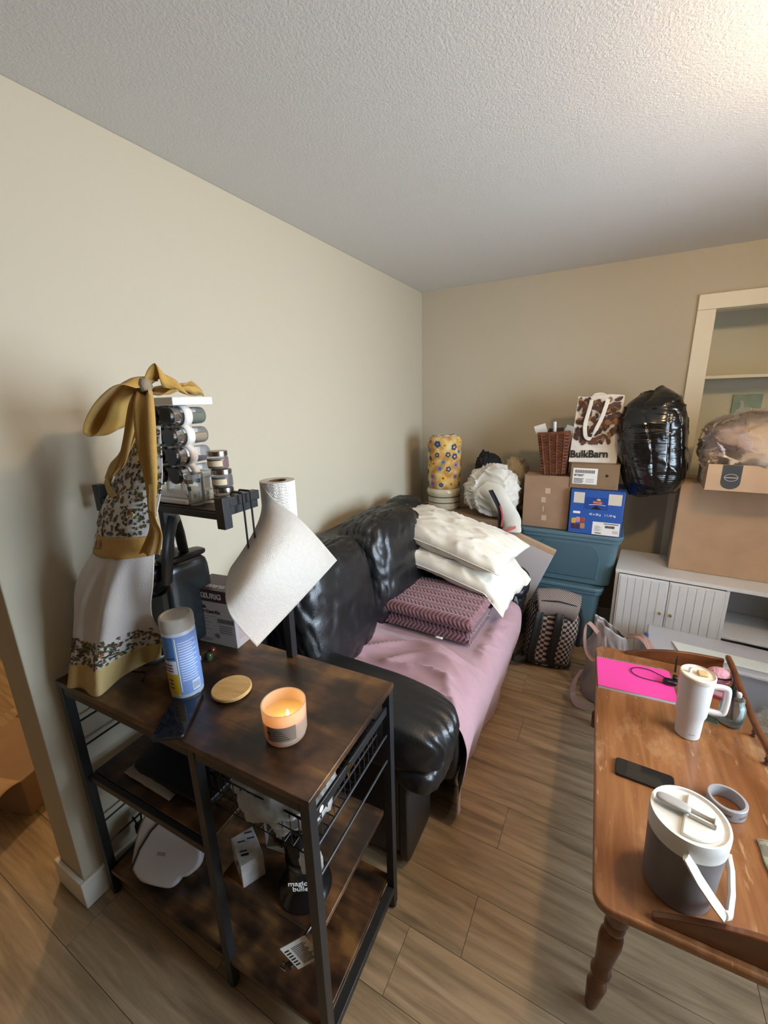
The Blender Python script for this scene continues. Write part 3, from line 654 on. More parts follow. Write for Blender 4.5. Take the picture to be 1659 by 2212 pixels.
# ---------------------------------------------------------------- phone and ornament on the rack
def phone(name, label, corner, ang, L=.163, Wd=.078, z=T, case='17181b', screen='0d1522'):
    t = thing(name, label, 'phone', (*corner, z+.0005), ang)
    k = MB(); o = []
    for cx_, cy_, a0 in ((Wd/2-.011, L/2-.011, 0), (-Wd/2+.011, L/2-.011, 90), (-Wd/2+.011, -L/2+.011, 180), (Wd/2-.011, -L/2+.011, 270)):
        for q in range(6): a_ = radians(a0+q*18); o.append((cx_+.011*cos(a_), cy_+.011*sin(a_)))
    k.prism(o, 0, .0095); k.build('case', mat(name+'_case', case, .35), t, world=False, bevel=.0025)
    k = MB(); k.prism([(x*.94, y*.965) for x, y in o], .0094, .0099); k.build('screen', mat(name+'_glass', screen, .06, coat=.5), t, world=False)
    return t
phone('smartphone', 'black smartphone lying near the front edge of the rack top', (-.918, .535), radians(34.7))
pp = thing('pepper_ornament', 'small green and red glass ornament with a pale tag beside the canister', 'ornament', (-1.051, 0.737, 0.866))
k = MB(); k.puff((0, 0, .016), (.028, .024, .032), 2.5, 8, lambda q: 1+.15*nz(q.x*4, q.y*4, q.z*4)); k.build('body', mat('dark_green_glass', '2d3a22', .12, var=.5, vscale=60), pp, world=False)
k = MB(); k.puff((.006, .012, .034), (.022, .02, .022), 2.5, 6); k.build('top', mat('red_glass', '4c1f1b', .12, var=.4, vscale=80), pp, world=False)
k = MB(); k.grid(lambda u, v: (-.012-.022*u, -.018-.006*u, .008+.016*v+.008*u+.003*sin(4*u)), 5, 3); k.build('tag', mat('pale_blue_tag', 'aebfe0', .5), pp, world=False, solid=.0008)

# ================================================================ things inside the rack
# wire basket hung under the right bay
bk = thing('wire_basket', 'black wire pull-out basket under the right side of the rack', 'basket', rk((-.187, .2, .655)), RR)
k = MB(); bxw, byd, bz = .148, .165, .10
for z in (0, .05, .10): k.tube([(-bxw, -byd, z), (bxw, -byd, z), (bxw, byd, z), (-bxw, byd, z)], .0028 if z < .10 else .004, 6, closed=True)
for i in range(13):
    x = -bxw+2*bxw*i/12; k.tube([(x, -byd, .10), (x, -byd, 0), (x, byd, 0), (x, byd, .10)], .0016, 6)
for i in range(1, 13):
    y = -byd+2*byd*i/13; k.tube([(-bxw, y, .10), (-bxw, y, 0), (bxw, y, 0), (bxw, y, .10)], .0016, 6)
for s in (-1, 1): k.tube([(s*(bxw+.005), -byd, .105), (s*(bxw+.005), byd, .105)], .004, 6)
k.build('wires', BLACKMET, bk, world=False)
POLY = mat('thin_white_plastic', 'bdb9b2', .35, bump=.5, bscale=30, alpha=.75, trl=.3)
def crumple(c, size, name, label, cat, m, seed=0, amp=.25, p=2.6, n=16, parent=None, sc=2.2):
    k = MB(); k.puff((0, 0, size[2]/2), size, p, n, lambda q: 1+amp*nz(q.x*sc+seed, q.y*sc, q.z*sc+seed) + amp*.4*nz(q.x*sc*2.6, q.y*sc*2.6+seed, q.z*sc*2.6))
    o = k.build(name, m, None, ang=50); o.location = c; tag(o, label, cat); return o
crumple(rk((-.17, .12, .660)), (.24, .20, .125), 'plastic_bag', 'crumpled white plastic bag in the wire basket', 'bag', POLY, 3)
ob = crumple(rk((-.048, .048, .585)), (.055, .04, .07), 'bag_corner', 'milky plastic bag drooping beside the front leg of the rack', 'bag', POLY, 8, .2)
bc = thing('card_pack', 'white and green card pack hanging below the wire basket', 'pack', rk((-.25, .145, .4155)), RR+.15)
k = MB(); k.box((-.035, -.006, 0), (.035, .006, .115)); k.build('body', PAPER, bc, world=False, bevel=.001)
k = MB(); k.add([(-.034, -.0065, .004), (.02, -.0065, .03), (-.015, -.0065, .075)], [(0, 1, 2)]); k.build('print', mat('olive_print', '7a7550', .6), bc, world=False)
pb = thing('patterned_box', 'small white box with blue strokes and an orange spot by the middle leg', 'box', rk((-.292, .075, .4155)), RR-.5)
k = MB(); k.box((-.045, -.03, 0), (.045, .03, .075)); k.build('body', mat('speckled_white', 'b8b5b2', .6, var=.2, vscale=40), pb, world=False, bevel=.0015)
k = MB(); rr = random.Random(5)
for i in range(9):
    x = rr.uniform(-.04, .03); z = rr.uniform(.01, .05); k.add([(x, -.0305, z), (x+.005, -.0305, z), (x+.009, -.0305, z+.02), (x+.004, -.0305, z+.02)], [(0, 1, 2, 3)])
for i in range(6):
    x = rr.uniform(-.04, .03); y = rr.uniform(-.025, .01); k.add([(x, y, .0755), (x+.005, y, .0755), (x+.012, y+.018, .0755), (x+.007, y+.018, .0755)], [(0, 1, 2, 3)])
k.build('blue_strokes', mat('navy_strokes', '2c3850', .6), pb, world=False)
k = MB(); k.tube([(.03, -.0302, .018), (.03, -.0308, .018)], .013, 14); k.build('orange_spot', mat('orange_spot', 'a85a28', .6), pb, world=False)
# personal blender
bl = thing('blender', 'black personal blender with white lettering on the rack shelf', 'blender', rk((-.125, .105, .4155)), radians(0))
k = MB(); k.lathe([(.001, 0), (.068, 0), (.07, .006), (.064, .016), (.05, .03), (.044, .06), (.042, .1), (.001, .1)], 40); k.build('motor_base', mat('blender_black', '0f0f10', .22), bl, world=False)
k = MB(); k.lathe([(.043, .1), (.044, .104), (.044, .118), (.001, .118)], 36, cap=False); k.build('blade_ring', mat('dark_smoke', '1c1a19', .2), bl, world=False)
k = MB(); k.lathe([(.04, .118), (.043, .13), (.047, .20), (.0475, .218), (.045, .218), (.04, .13), (.001, .122)], 36, cap=False); k.build('cup', glass('smoke_cup', '3a3632', .35, .08), bl, world=False)
k = MB(); k.tube([(-.042, -.02, .135), (-.066, -.03, .15), (-.07, -.032, .19), (-.064, -.03, .222), (-.042, -.02, .226)], .007, 8, flat=1.4); k.build('cup_handle', mat('blender_black2', '111112', .2), bl, world=False)
fx, fy = cos(-1.05), sin(-1.05)
for s_, dz, dx in (('magic', .074, -.03), ('bullet', .056, -.02)):
    tx = Vector((-fy, fx, 0)); text(s_, .021, PAPER, bl, tuple(Vector((fx*.0515, fy*.0515, dz)) + tx*dx), tuple(tx), (0, 0, 1), world=False, bold=.0003)
# power cord with warning tag
tg = thing('power_cord', 'black power cord with a white warning tag and plug over the shelf edge', 'cord', rk((-.06, .06, .4155)), 0)
k = MB(); k.tube([(0, 0, .004), (.005, -.025, .004), (.0, -.05, .0), (-.006, -.056, -.05), (-.02, -.05, -.10), (-.04, -.045, -.13), (-.055, -.045, -.15)], .0035, 8); k.build('cord', BLACKPL, tg, world=False)
k = MB(); k.puff((-.066, -.045, -.166), (.018, .014, .034), 4, 5, rot=Matrix.Rotation(radians(35), 3, 'Y')); k.build('plug', mat('grey_black_plug', '2a2a2c', .4), tg, world=False)
for s in (-1, 1):
    k = MB(); k.box((-.092, -.045+s*.005-.001, -.186), (-.076, -.045+s*.005+.001, -.180)); k.build('prong', STEEL, tg, world=False)
TGM = Matrix.Translation((.0, -.06, -.035)) @ Matrix.Rotation(radians(38), 4, 'Z') @ Matrix.Rotation(radians(-24), 4, 'Y')
k = MB(); k.M = TGM; k.box((-.032, -.0006, -.045), (.032, .0006, .045)); k.build('warning_tag', PAPER, tg, world=False)
k = MB(); k.M = TGM
for q in range(13): k.box((-.012, -.0011, -.034+.0052*q), (.026-.01*abs(sin(q*2.3)), -.0007, -.0322+.0052*q))
for q in range(6): k.box((-.029, -.0011, -.03+.011*q), (-.018, -.0007, -.025+.011*q))
k.build('tag_print', INK, tg, world=False)
# left bay, middle shelf: black tray standing and lying, sealed pouch
tb = thing('oven_tray', 'black roasting tray standing at the back of the left rack shelf', 'tray', rk((-.70, .30, .5155)), RR+.04)
k = MB(); k.box((-.19, .04, 0), (.19, .052, .24)); k.box((-.19, -.01, 0), (-.178, .04, .24)); k.box((.178, -.01, 0), (.19, .04, .12)); k.box((-.19, -.01, 0), (.19, .04, .012)); k.build('tray', mat('black_enamel', '0c0c0d', .4), tb, world=False, bevel=.003)
tc = thing('griddle', 'flat black griddle plate lying on the left rack shelf', 'griddle', rk((-.62, .16, .5155)), RR)
k = MB(); k.puff((0, 0, .012), (.34, .16, .024), 8, 8); k.build('plate', mat('black_iron', '0d0c0c', .5), tc, world=False)
pz = thing('zip_pouch', 'long clear zip pouch of beige packets on the left rack shelf', 'pouch', rk((-.685, .085, .5155)), RR-.02)
k = MB(); k.grid(lambda u, v: ((u-.5)*.22, (v-.5)*.05, .006+.008*sin(pi*u)*sin(pi*v)+.004*nz(u*9, v*5)), 24, 8); k.build('film', mat('milky_film', 'a89f96', .2, alpha=.8, bump=.4, bscale=60), pz, world=False, solid=.002)
k = MB(); k.box((-.095, -.016, .002), (.07, .012, .007)); k.build('packet', mat('beige_packet', 'b3a48e', .6), pz, world=False, bevel=.002)
# bottom shelf: white sandwich press on its edge
OUT = [(-.105, -.055), (-.06, -.088), (.02, -.098), (.055, -.092), (.075, -.068), (.098, -.06), (.125, -.035), (.13, -.005), (.118, .018), (.08, .04), (.0, .075), (-.07, .105), (-.10, .09), (-.112, .03)]
ap = thing('sandwich_press', 'white hinged kitchen press with a black seam on the bottom rack shelf', 'appliance', rk((-.715, .115, .1175)), 0)
def sm(o, n=4):
    r_ = []
    P = [(x, y, 0) for x, y in o]; P = P + P[:1]
    for i in range(len(o)*n): q = spline(P, i/(len(o)*n)); r_.append((q[0], q[1]))
    return r_
SMO = sm(OUT)
APM = Matrix.Translation((.0, -.005, .078)) @ Matrix.Rotation(radians(22), 4, 'Z') @ Matrix.Rotation(radians(52), 4, 'X')
PRW = mat('press_white', 'b7b2b2', .35)
k = MB(); k.M = APM; k.prism(SMO, .0, .034); k.build('upper_shell', PRW, ap, world=False, bevel=.01, seg=3)
k = MB(); k.M = APM; k.prism([(x*.97, y*.97) for x, y in SMO], -.008, .0); k.build('seam', BLACKPL, ap, world=False)
k = MB(); k.M = APM @ Matrix.Translation((-.018, .014, 0)); k.prism([(x*.98, y*.98) for x, y in SMO], -.038, -.008); k.build('lower_shell', PRW, ap, world=False, bevel=.01, seg=3)
k = MB(); k.M = APM; k.tube([(-.10, -.06, .0365), (-.085, 0, .0365), (-.06, .05, .0362), (-.03, .084, .036)], .0034, 8); k.build('cord', BLACKPL, ap, world=False)
k = MB(); k.M = APM; k.box((-.022, -.014, .0341), (.008, -.004, .0345)); k.build('logo', mat('grey_logo', '8a8688', .5), ap, world=False)
pl = thing('plug_adapter', 'small black plug hanging on the wall-side rods of the rack', 'plug', rk((W+.035, .12, .155)), 0)
k = MB(); k.puff((0, 0, .02), (.03, .03, .05), 4, 6); k.build('body', BLACKPL, pl, world=False)
for s in (-1, 1):
    k = MB(); k.tube([(0, s*.008, .04), (-.004, s*.012, .07), (-.012, s*.013, .078)], .003, 6); k.build('prong', BLACKPL, pl, world=False)

# ================================================================ sofa along the left wall
sofa = thing('sofa', 'black leather two-seat sofa against the left wall', 'sofa', (-.95, 1.8, 0))
def wr(amp, sc, seed=0, ridge=0):
    def f(q):
        d = amp*nz(q.x*sc+seed, q.y*sc+seed, q.z*sc)
        if ridge: d += ridge*(1-abs(nz(q.x*sc*1.7+seed, q.y*sc*.6, q.z*sc*1.7)))**6
        return 1+d
    return f
def spart(name, c, size, p=5, n=16, disp=None, m=LEATHER, rot=None):
    k = MB(); k.puff(c, size, p, n, disp, rot); return k.build(name, m, sofa, ang=60)
Y0, Y1 = .985, 2.64
k = MB(); k.box((-1.385, Y0+.03, .03), (-.54, Y1-.03, .30)); k.build('base', LEATHER2, sofa, bevel=.02)
for yy in (Y0+.08, Y1-.08):
    for xx in (-1.33, -.60):
        k = MB(); k.lathe([(.022, 0), (.028, .03)], 14, (xx, yy, 0)); k.build('foot', BLACKPL, sofa)
spart('back_frame', (-1.305, (Y0+Y1)/2, .55), (.20, Y1-Y0-.02, .80), 8, 20)
spart('seat_cushion', (-.80, 1.80, .36), (.80, 1.06, .19), 5, 18, wr(.01, 3))
spart('back_cushion', (-1.13, 1.42, .72), (.34, .58, .62), 3.6, 34, lambda q: 1+.03*nz(q.x*3, q.y*3, q.z*3+4)-.035*(1-abs(nz(q.x*5+2, q.y*2.2, q.z*4)))**8-.02*(1-abs(nz(q.x*3+7, q.y*6, q.z*3)))**10, rot=Matrix.Rotation(radians(-9), 3, 'Y'))
spart('back_cushion', (-1.12, 2.03, .73), (.36, .66, .64), 3.6, 34, lambda q: 1+.03*nz(q.x*3+5, q.y*3, q.z*3+4)-.035*(1-abs(nz(q.x*5+9, q.y*2.2, q.z*4)))**8-.02*(1-abs(nz(q.x*3+1, q.y*6, q.z*3)))**10, rot=Matrix.Rotation(radians(-9), 3, 'Y'))
spart('head_roll', (-1.21, 2.47, .92), (.22, .30, .20), 3, 24, lambda q: 1+.04*nz(q.x*3, q.y*3, q.z*3)-.06*(1-abs(nz(q.x*2, q.y*5+3, q.z*4)))**6)
for nm, yc, s in (('near', Y0+.13, 1), ('far', Y1-.13, -1)):
    spart('arm', (-.93, yc, .25), (.83, .23, .46), 9, 14)
    spart('arm_pad', (-.86, yc+.01*s, .525), (.97, .32, .22), 3.6, 40, lambda q: 1 + .02*nz(q.x*3, q.y*2, q.z*2) + .011*max(0, q.x)**4*sin(q.y*24+4*nz(q.z*2, q.y*3)))
    spart('arm_roll', (-.475, yc+.005*s, .42), (.17, .27, .115), 3, 24, lambda q: 1 + .02*nz(q.x*3, q.y*2, q.z*2) + .02*sin(q.y*20+3*nz(q.z*2, q.y*3))*max(0, q.x))
    spart('arm_front_panel', (-.512, yc, .215), (.035, .215, .39), 10, 10, m=LEATHER2)
    spart('arm_gusset', (-.46, yc+.14*s, .36), (.13, .06, .30), 3, 12, wr(.08, 4, 2))

# ---------------------------------------------------------------- pink sheet over the seat
PINK = mat('dusty_pink_cotton', 'a9858c', .85, bump=.15, bscale=350, sheen=.25)
def sheet_pt(u, v):
    """u: along the sofa 0 near arm -> 1 far arm; v: from the back over the front edge to the hem"""
    y = 1.255 + u*1.10
    path = [(-1.04, .50), (-.98, .475), (-.85, .472), (-.70, .475), (-.56, .475), (-.45, .465), (-.395, .43), (-.375, .37), (-.385, .28), (-.41, .18), (-.43, .09), (-.445, .012)]
    x, _, z = spline([(a, 0, b) for a, b in path], v)
    top = min(1, max(0, (.62-v)/.3)); hang = max(0, (v-.5)/.5)
    fold = sin(u*17+5*nz(u*2.5, v*2.5)+v*7)
    ww = nz(u*2.2, v*2.5, 5); r1 = (1-abs(nz(u*5.5+1.5*ww+v*1.2, v*2.0, 1)))**6; r2 = (1-abs(nz(u*9+2*ww-v*2, v*3.5, 8)))**7; near = (1-.55*u)*(1-min(1, max(0, (y-1.62)/.1))*(1 if y < 2.2 else 0)*min(1, max(0, (-.44-x)/.05))*.97)
    z += top*near*(.058*r1 + .040*r2 + .016*nz(u*9, v*7) + .012*(1-abs(nz(u*16+3*ww, v*5, 2)))**6) + (1-top)*0
    x += (.010*r1+.006*r2)*hang
    x += hang*(.016*sin(u*20+1.3*v+2*nz(u*3, v*2))*hang + .012*nz(u*5, v*3, 6) - .02*nz(u*2.2, 1))
    y += hang*.02*sin(u*11)*hang
    if u < .16:
        t = (.16-u)/.16; x += .03*t*hang; y += -.02*t*hang; z += .05*t*t*hang*v
    if u > .94: x -= .02*hang*(u-.94)/.06
    return (x, y, max(z, .006))
k = MB(); k.grid(sheet_pt, 170, 90); sheet_o = k.build('bed_sheet', PINK, None, ang=80, solid=.002); tag(sheet_o, 'dusty pink sheet draped over the sofa seat to the floor', 'sheet')

# ---------------------------------------------------------------- folded blanket
BLK = mat('mauve_plush', '7d545b', .9, sheen=.6, var=.12, vscale=25)
bt = thing('folded_blanket', 'mauve chevron plush blanket folded on the pink sheet', 'blanket', (-.735, 1.93, .487), radians(-3))
def chev(a, b):
    band = .036; t = b/band; i = math.floor(t); f = t-i; sg = 1 if i % 2 else -1
    s = (a + sg*(f-.5)*.034)/.022; q = s-math.floor(s)
    return .010*(max(0, sin(pi*q))**.8)*(max(0, sin(pi*f))**.5)
def fold(z0, h, wx_, wy, sx0, sy0, name, sag):
    r_ = h/2; per = wy + pi*r_ + wy
    def fn(u, v):
        x = (u-.5)*wx_; d = v*per
        if d < wy: y = wy/2-d; z = h; n = (0, 0, 1)
        elif d < wy+pi*r_: a_ = (d-wy)/r_; y = -wy/2 - r_*sin(a_); z = r_+r_*cos(a_); n = (0, -sin(a_), cos(a_))
        else: y = -wy/2+(d-wy-pi*r_); z = 0; n = (0, 0, -1)
        c = chev(x+2, d+1) if d < wy+pi*r_ else 0
        edge = min(1, (.5-abs(u-.5))*wx_/.02); z2 = z*(.55+.45*edge) if z > r_ else z
        sagv = sag*sin(pi*u)*.006 + .006*nz(x*6, y*6, z0*9)
        return (sx0 + x + n[0]*c, sy0 + y + n[1]*c, z0+z2+n[2]*c + (sagv if z > .01 else 0) + .012*(x/wx_)*(1 if z > .01 else 0))
    k = MB(); k.grid(fn, 250, 150); return k.build(name, BLK, bt, world=False, ang=80, solid=.004)
fold(.008, .055, .47, .30, .0, 0, 'lower_fold', .6)
fold(.082, .052, .50, .34, .0, .01, 'upper_fold', 1)
k = MB(); k.grid(lambda u, v: (.06+.04*u, -.185-.012*v, .018-.004*v), 4, 2); k.build('care_tag', PAPER, bt, world=False, solid=.0006)

# ---------------------------------------------------------------- pillows
COT = mat('white_pillow_cotton', 'e2dacb', .85, bump=.15, bscale=300, sheen=.2, var=.03)
def pillow(name, label, c, rot, size, seed, open_end=False):
    t = thing(name, label, 'pillow', c, group='bed pillows on the sofa arm'); t.rotation_euler = rot
    lx, ly, h = size
    def side(sg):
        def fn(u, v):
            a, b = 2*u-1, 2*v-1
            e = max(0, (1-abs(a)**3.2))**.5*max(0, (1-abs(b)**3.2))**.5
            x = a*lx/2*(1-.06*(1-abs(b))*abs(a)); y = b*ly/2*(1-.07*(1-abs(a))*abs(b))
            w = .014*nz(a*3+seed, b*3, sg)+.018*(1-abs(nz(a*2.2+seed, b*4+seed, 2)))**7
            z = sg*h/2*e + w*e**.5 + .004*sin(a*22+b*5)*(1-e)*min(1, e*6)
            if open_end and a > .72: z -= (a-.72)*.30; x += (a-.72)*.05; y += .01*sin(b*17)*(a-.72)*3; z += .015*sin(b*14)*(a-.72)*3
            return (x, y, z)
        return fn
    k = MB(); k.grid(side(1), 70, 50); k.grid(side(-1), 70, 50); k.build('pillowcase', COT, t, world=False, ang=80)
    k = MB(); ring = []
    f = side(1)
    for q in range(60): ring.append(f(q/60, 0))
    k.tube([(x, y, z+.0005) for x, y, z in ring], .0028, 6); k.build('seam', COT, t, world=False)
    return t
pillow('pillow', 'white pillow with an open drooping case, under the other pillow', (-.755, 2.26, .715), (radians(4), radians(10), radians(-7)), (.76, .46, .15), 2, True)
pillow('pillow', 'cream white pillow topping the pair on the far sofa arm', (-.80, 2.30, .85), (radians(3), radians(10.5), radians(-9)), (.80, .46, .16), 7)

# ================================================================ far corner
k = None
big = carton('cardboard_box', 'low brown cardboard box behind the sofa carrying the crock', (-1.30, 2.72, 0), (-.545, 3.22, .85), CARD, TAPE)
# water crock with covered bottle
CRM = mat('cream_glaze', 'c9c0a6', .18, coat=.4)
cr = thing('water_crock', 'cream ceramic crock with black rings in the corner', 'crock', (-1.095, 2.93, .8515))
k = MB(); k.lathe([(.001, 0), (.105, 0), (.118, .015), (.121, .05), (.119, .10), (.128, .118), (.13, .138), (.12, .155), (.105, .16), (.10, .15), (.001, .15)], 48); k.build('body', CRM, cr, world=False)
for z, r_ in ((.055, .1212), (.098, .1197)):
    k = MB(); k.lathe([(r_, z-.003), (r_+.0012, z-.002), (r_+.0012, z+.002), (r_, z+.003)], 48, cap=False); k.build('ring', INK, cr, world=False)
fb = thing('water_bottle', 'upturned water bottle in an orange floral cover on the crock', 'bottle', (-1.095, 2.93, 1.0125))
def fprof(z): return .122*(1-.07*max(0, (.05-z)/.05)**2-.10*max(0, (z-.33)/.045)**2)+.002*sin(z*60)
FAB = NT('yellow_orange_cloth'); v = FAB.coord('Object'); n1 = FAB.new('ShaderNodeTexNoise', Scale=16.0, Detail=1.0); FAB.link(v, n1.inputs['Vector'])
FAB.link(FAB.ramp(n1.outputs['Fac'], [(.35, lin('b4803e')), (.5, lin('cda358')), (.66, lin('d8c48e'))]), FAB.p.inputs['Base Color']); FAB.p.inputs['Roughness'].default_value = .85
k = MB(); k.lathe([(.09, 0)] + [(fprof(z/100), z/100) for z in range(0, 38)] + [(.095, .378), (.06, .372), (.001, .37)], 48, cap=False); k.build('cover', FAB.m, fb, world=False)
k = MB(); FLC = [mat('flower_navy', '2f3f66', .85), mat('flower_lilac', '9a7a9c', .85), mat('flower_yellow', 'dcb04a', .85), mat('flower_rust', '8f4a22', .85), mat('flower_blue', '5d7ea6', .85)]
rr = random.Random(11); spots = []
for i in range(400):
    th, z = rr.uniform(0, 2*pi), rr.uniform(.025, .345)
    if all(((((th-a+pi) % (2*pi))-pi)*.122)**2+(z-b)**2 > .050**2 for a, b in spots): spots.append((th, z))
for i, (th, z) in enumerate(spots):
    kind = rr.choice([(0, 4), (1, 0), (2, 3), (4, 0), (0, 2), (1, 3)]); R_ = rr.uniform(.016, .026)
    def P(dx, dz, e): r_ = fprof(min(.37, max(0, z+dz)))+e; return (r_*cos(th+dx/.122), r_*sin(th+dx/.122), z+dz)
    for q in range(5):
        a_ = q*2*pi/5+i; k.cur = kind[0]; cx_, cz_ = R_*.62*cos(a_), R_*.62*sin(a_)
        k.add([P(cx_+R_*.45*cos(w*pi/4), cz_+R_*.45*sin(w*pi/4), .0012) for w in range(8)], [tuple(range(8))])
    k.cur = kind[1]; k.add([P(R_*.35*cos(w*pi/4), R_*.35*sin(w*pi/4), .0018) for w in range(8)], [tuple(range(8))])
k.build('flower_print', FLC, fb, world=False, merge=False)
k = MB(); k.tube([(.085*cos(t*.35)*(1+.08*sin(t*5)), .085*sin(t*.35)*(1+.08*sin(t*5)), .378+.006*sin(t*3)) for t in range(18)], .008, 8, closed=True); k.build('gathered_top', mat('gathered_cloth', 'b9b0a2', .9), fb, world=False)

# ---------------------------------------------------------------- clothes heap on the box
def drape(name, label, c, size, m, seed, amp=.22, p=2.4, n=30, sc=1.8, ridge=.25, rot=None):
    k = MB()
    def d(q): return cfold(q, seed, amp, ridge*.5)
    k.puff((0, 0, size[2]*.5), size, p, n, d, rot); o = k.build(name, m, None, ang=70); o.location = c; tag(o, label, 'clothes'); return o
HOOD = mat('white_fleece', 'd6d2c8', .9, bump=.3, bscale=250, sheen=.4)
hd = thing('sweatshirt', 'white sweatshirt with dark and coral trim heaped on the box', 'clothes', (-.70, 2.80, .8515))
k = MB(); k.puff((-.01, .04, .185), (.34, .26, .32), 2.4, 36, lambda q: cfold(q, 1, .2, .12)); k.build('body', HOOD, hd, world=False, ang=70)
k = MB(); SL = [(-.06, -.06, .22), (.05, -.10, .18), (.14, -.10, .06), (.16, -.11, -.05)]
def sl(u, v):
    c = Vector(spline(SL, v)); r_ = .055+.01*sin(v*9+u*6); a_ = 2*pi*u
    return (c.x+r_*1.1*cos(a_)*(1+.12*nz(u*5, v*5)), c.y+r_*.55*sin(a_), c.z+.045*cos(a_)*(1-v))
k.grid(sl, 30, 40, cu=True); k.build('sleeve', HOOD, hd, world=False, ang=70)
NAVY = mat('navy_trim', '25242e', .85); CORAL = mat('coral_trim', 'c9605a', .85)
k = MB(); ribbon(k, [(.03, -.155, .22), (.07, -.17, .16), (.10, -.175, .10), (.105, -.17, .02), (.11, -.16, -.05)], .03, (1, -.2, .3), 30, .003, 2); k.build('trim', NAVY, hd, world=False, solid=.003)
k = MB(); ribbon(k, [(.10, -.178, .13), (.12, -.182, .06), (.115, -.18, -.01)], .012, (1, -.2, .2), 20); k.build('trim', CORAL, hd, world=False, solid=.003)
k = MB(); ribbon(k, [(.12, -.165, -.045), (.16, -.165, -.03), (.20, -.15, -.01)], .018, (0, -.1, 1), 14); k.build('cuff', CORAL, hd, world=False, solid=.003)
drape('dark_garment', 'dark navy garment behind the white sweatshirt', (-.80, 3.06, .885), (.20, .14, .36), mat('dark_navy_cloth', '1d1e24', .9), 4)
drape('beige_garment', 'beige garment heaped behind the white sweatshirt', (-.605, 3.06, .885), (.18, .14, .33), mat('beige_cloth', 'ad9c7e', .9, bump=.3, bscale=80), 9)

# ---------------------------------------------------------------- blue totes
TEAL = mat('teal_tote', '54727f', .42, bump=.06, bscale=200); TEALD = mat('teal_panel', '4b6875', .45)
def tote(name, label, x0, x1, y0, y1, z0, h, bottom_inset=.045):
    cx_, cy_ = (x0+x1)/2, (y0+y1)/2; hx, hy = (x1-x0)/2, (y1-y0)/2
    t = thing(name, label, 'storage tote', (cx_, cy_, z0), group='teal storage totes')
    def rr_(hx, hy, r, n=5):
        o = []
        for sx, sy, a0 in ((1, 1, 0), (-1, 1, 90), (-1, -1, 180), (1, -1, 270)):
            for q in range(n+1): a_ = radians(a0+90*q/n); o.append((sx*(hx-r)+r*cos(a_), sy*(hy-r)+r*sin(a_)))
        return o
    k = MB(); lv = []
    for z, ins in ((0, bottom_inset+.012), (.012, bottom_inset), (h-.05, .018), (h-.049, .008), (h-.028, .006)):
        lv.append([(x, y, z) for x, y in rr_(hx-ins, hy-ins, .05)])
    n = len(lv[0]); vs = [p for L in lv for p in L]
    fs = [tuple(reversed(range(n)))] + [(i*n+j, i*n+(j+1) % n, (i+1)*n+(j+1) % n, (i+1)*n+j) for i in range(len(lv)-1) for j in range(n)]
    k.add(vs, fs); k.build('body', TEAL, t, world=False, ang=30)
    k = MB(); k.prism(rr_(hx, hy, .055), h-.028, h-.002); lid = k.build('lid', TEAL, t, world=False, bevel=.007, seg=3)
    k = MB(); k.prism(rr_(hx-.05, hy-.05, .05), h-.0018, h+.0); k.build('lid_panel', TEAL, lid, world=False, bevel=.001)
    # embossed front panel
    o = []; fy = lambda z: -hy + bottom_inset + (z/(h-.05))*(.018-bottom_inset) - .004
    pts = [(-hx*.62, .05), (hx*.60, .05), (hx*.62, h*.55), (hx*.56, h*.70), (hx*.44, h*.78), (-hx*.44, h*.78), (-hx*.56, h*.70), (-hx*.62, h*.55)]
    k = MB(); vs = [(x, fy(z), z) for x, z in pts] + [(x*1.03, fy(z)+.008, .04+(z-.05)*1.03) for x, z in pts]; m_ = len(pts)
    k.add(vs, [tuple(range(m_))]+[(i, (i+1) % m_, m_+(i+1) % m_, m_+i) for i in range(m_)]); k.build('front_panel', TEALD, t, world=False, ang=20)
    return t
tote('storage_tote', 'teal plastic tote at the bottom of the stack behind the backpack', -.54, .04, 2.77, 3.22, .001, .455)
tote('storage_tote', 'teal plastic tote stacked on top, under the cardboard boxes', -.515, .112, 2.765, 3.215, .458, .355)
TZ = .8135
# brown box, blue chip box, small labelled box
b1 = carton('cardboard_box', 'square brown cardboard box under the wicker basket', (-.490, 2.80, TZ+.001), (-.208, 3.10, 1.160), CARD, TAPE)
k = MB()
for q in range(4): k.box((-.02+.03*sin(q*3), -.1505, .05+.06*q), (.01+.02*sin(q*5), -.150, .085+.06*q))
k.build('torn_tape', mat('torn_tape_patch', 'b8a88c', .5), b1, world=False)
BLUE = mat('blue_carton', '2a56a4', .45, var=.06)
cb = thing('chip_box', 'blue snack carton with white panels on the tote lid', 'box', (-.055, 2.90, TZ+.001), 0)
hx, hy, hh = .146, .135, .275
k = MB(); k.box((-hx, -hy, 0), (hx, hy, hh)); k.build('body', BLUE, cb, world=False, bevel=.003)
for s in (-1, 1):
    k = MB(); k.box((-hx, min(s*hy, s*.001), hh), (hx, max(s*hy, s*.001), hh+.003)); k.build('flap', BLUE, cb, world=False)
k = MB(); k.box((-.128, -hy-.0006, .195), (-.068, -hy, .262)); k.build('white_panel', mat('cream_panel', 'cfc8ba', .5), cb, world=False)
k = MB(); k.box((.062, -hy-.0006, .195), (.132, -hy, .262)); k.build('white_panel', mat('cream_panel2', 'cfc8ba', .5), cb, world=False)
k = MB(); k.box((-.068, -hy-.0005, .16), (.062, -hy-.0001, .235)); k.build('dark_blue_panel', mat('deep_blue', '1e4590', .45), cb, world=False)
k = MB(); k.lathe([(.001, 0), (.028, 0), (.028, .0008), (.001, .0008)], 24, sy=.42); lg = k.build('logo_oval', mat('logo_red', 'a83238', .4), cb, world=False); lg.rotation_euler = (radians(90), 0, 0); lg.location = (.005, -hy-.0002, .205)
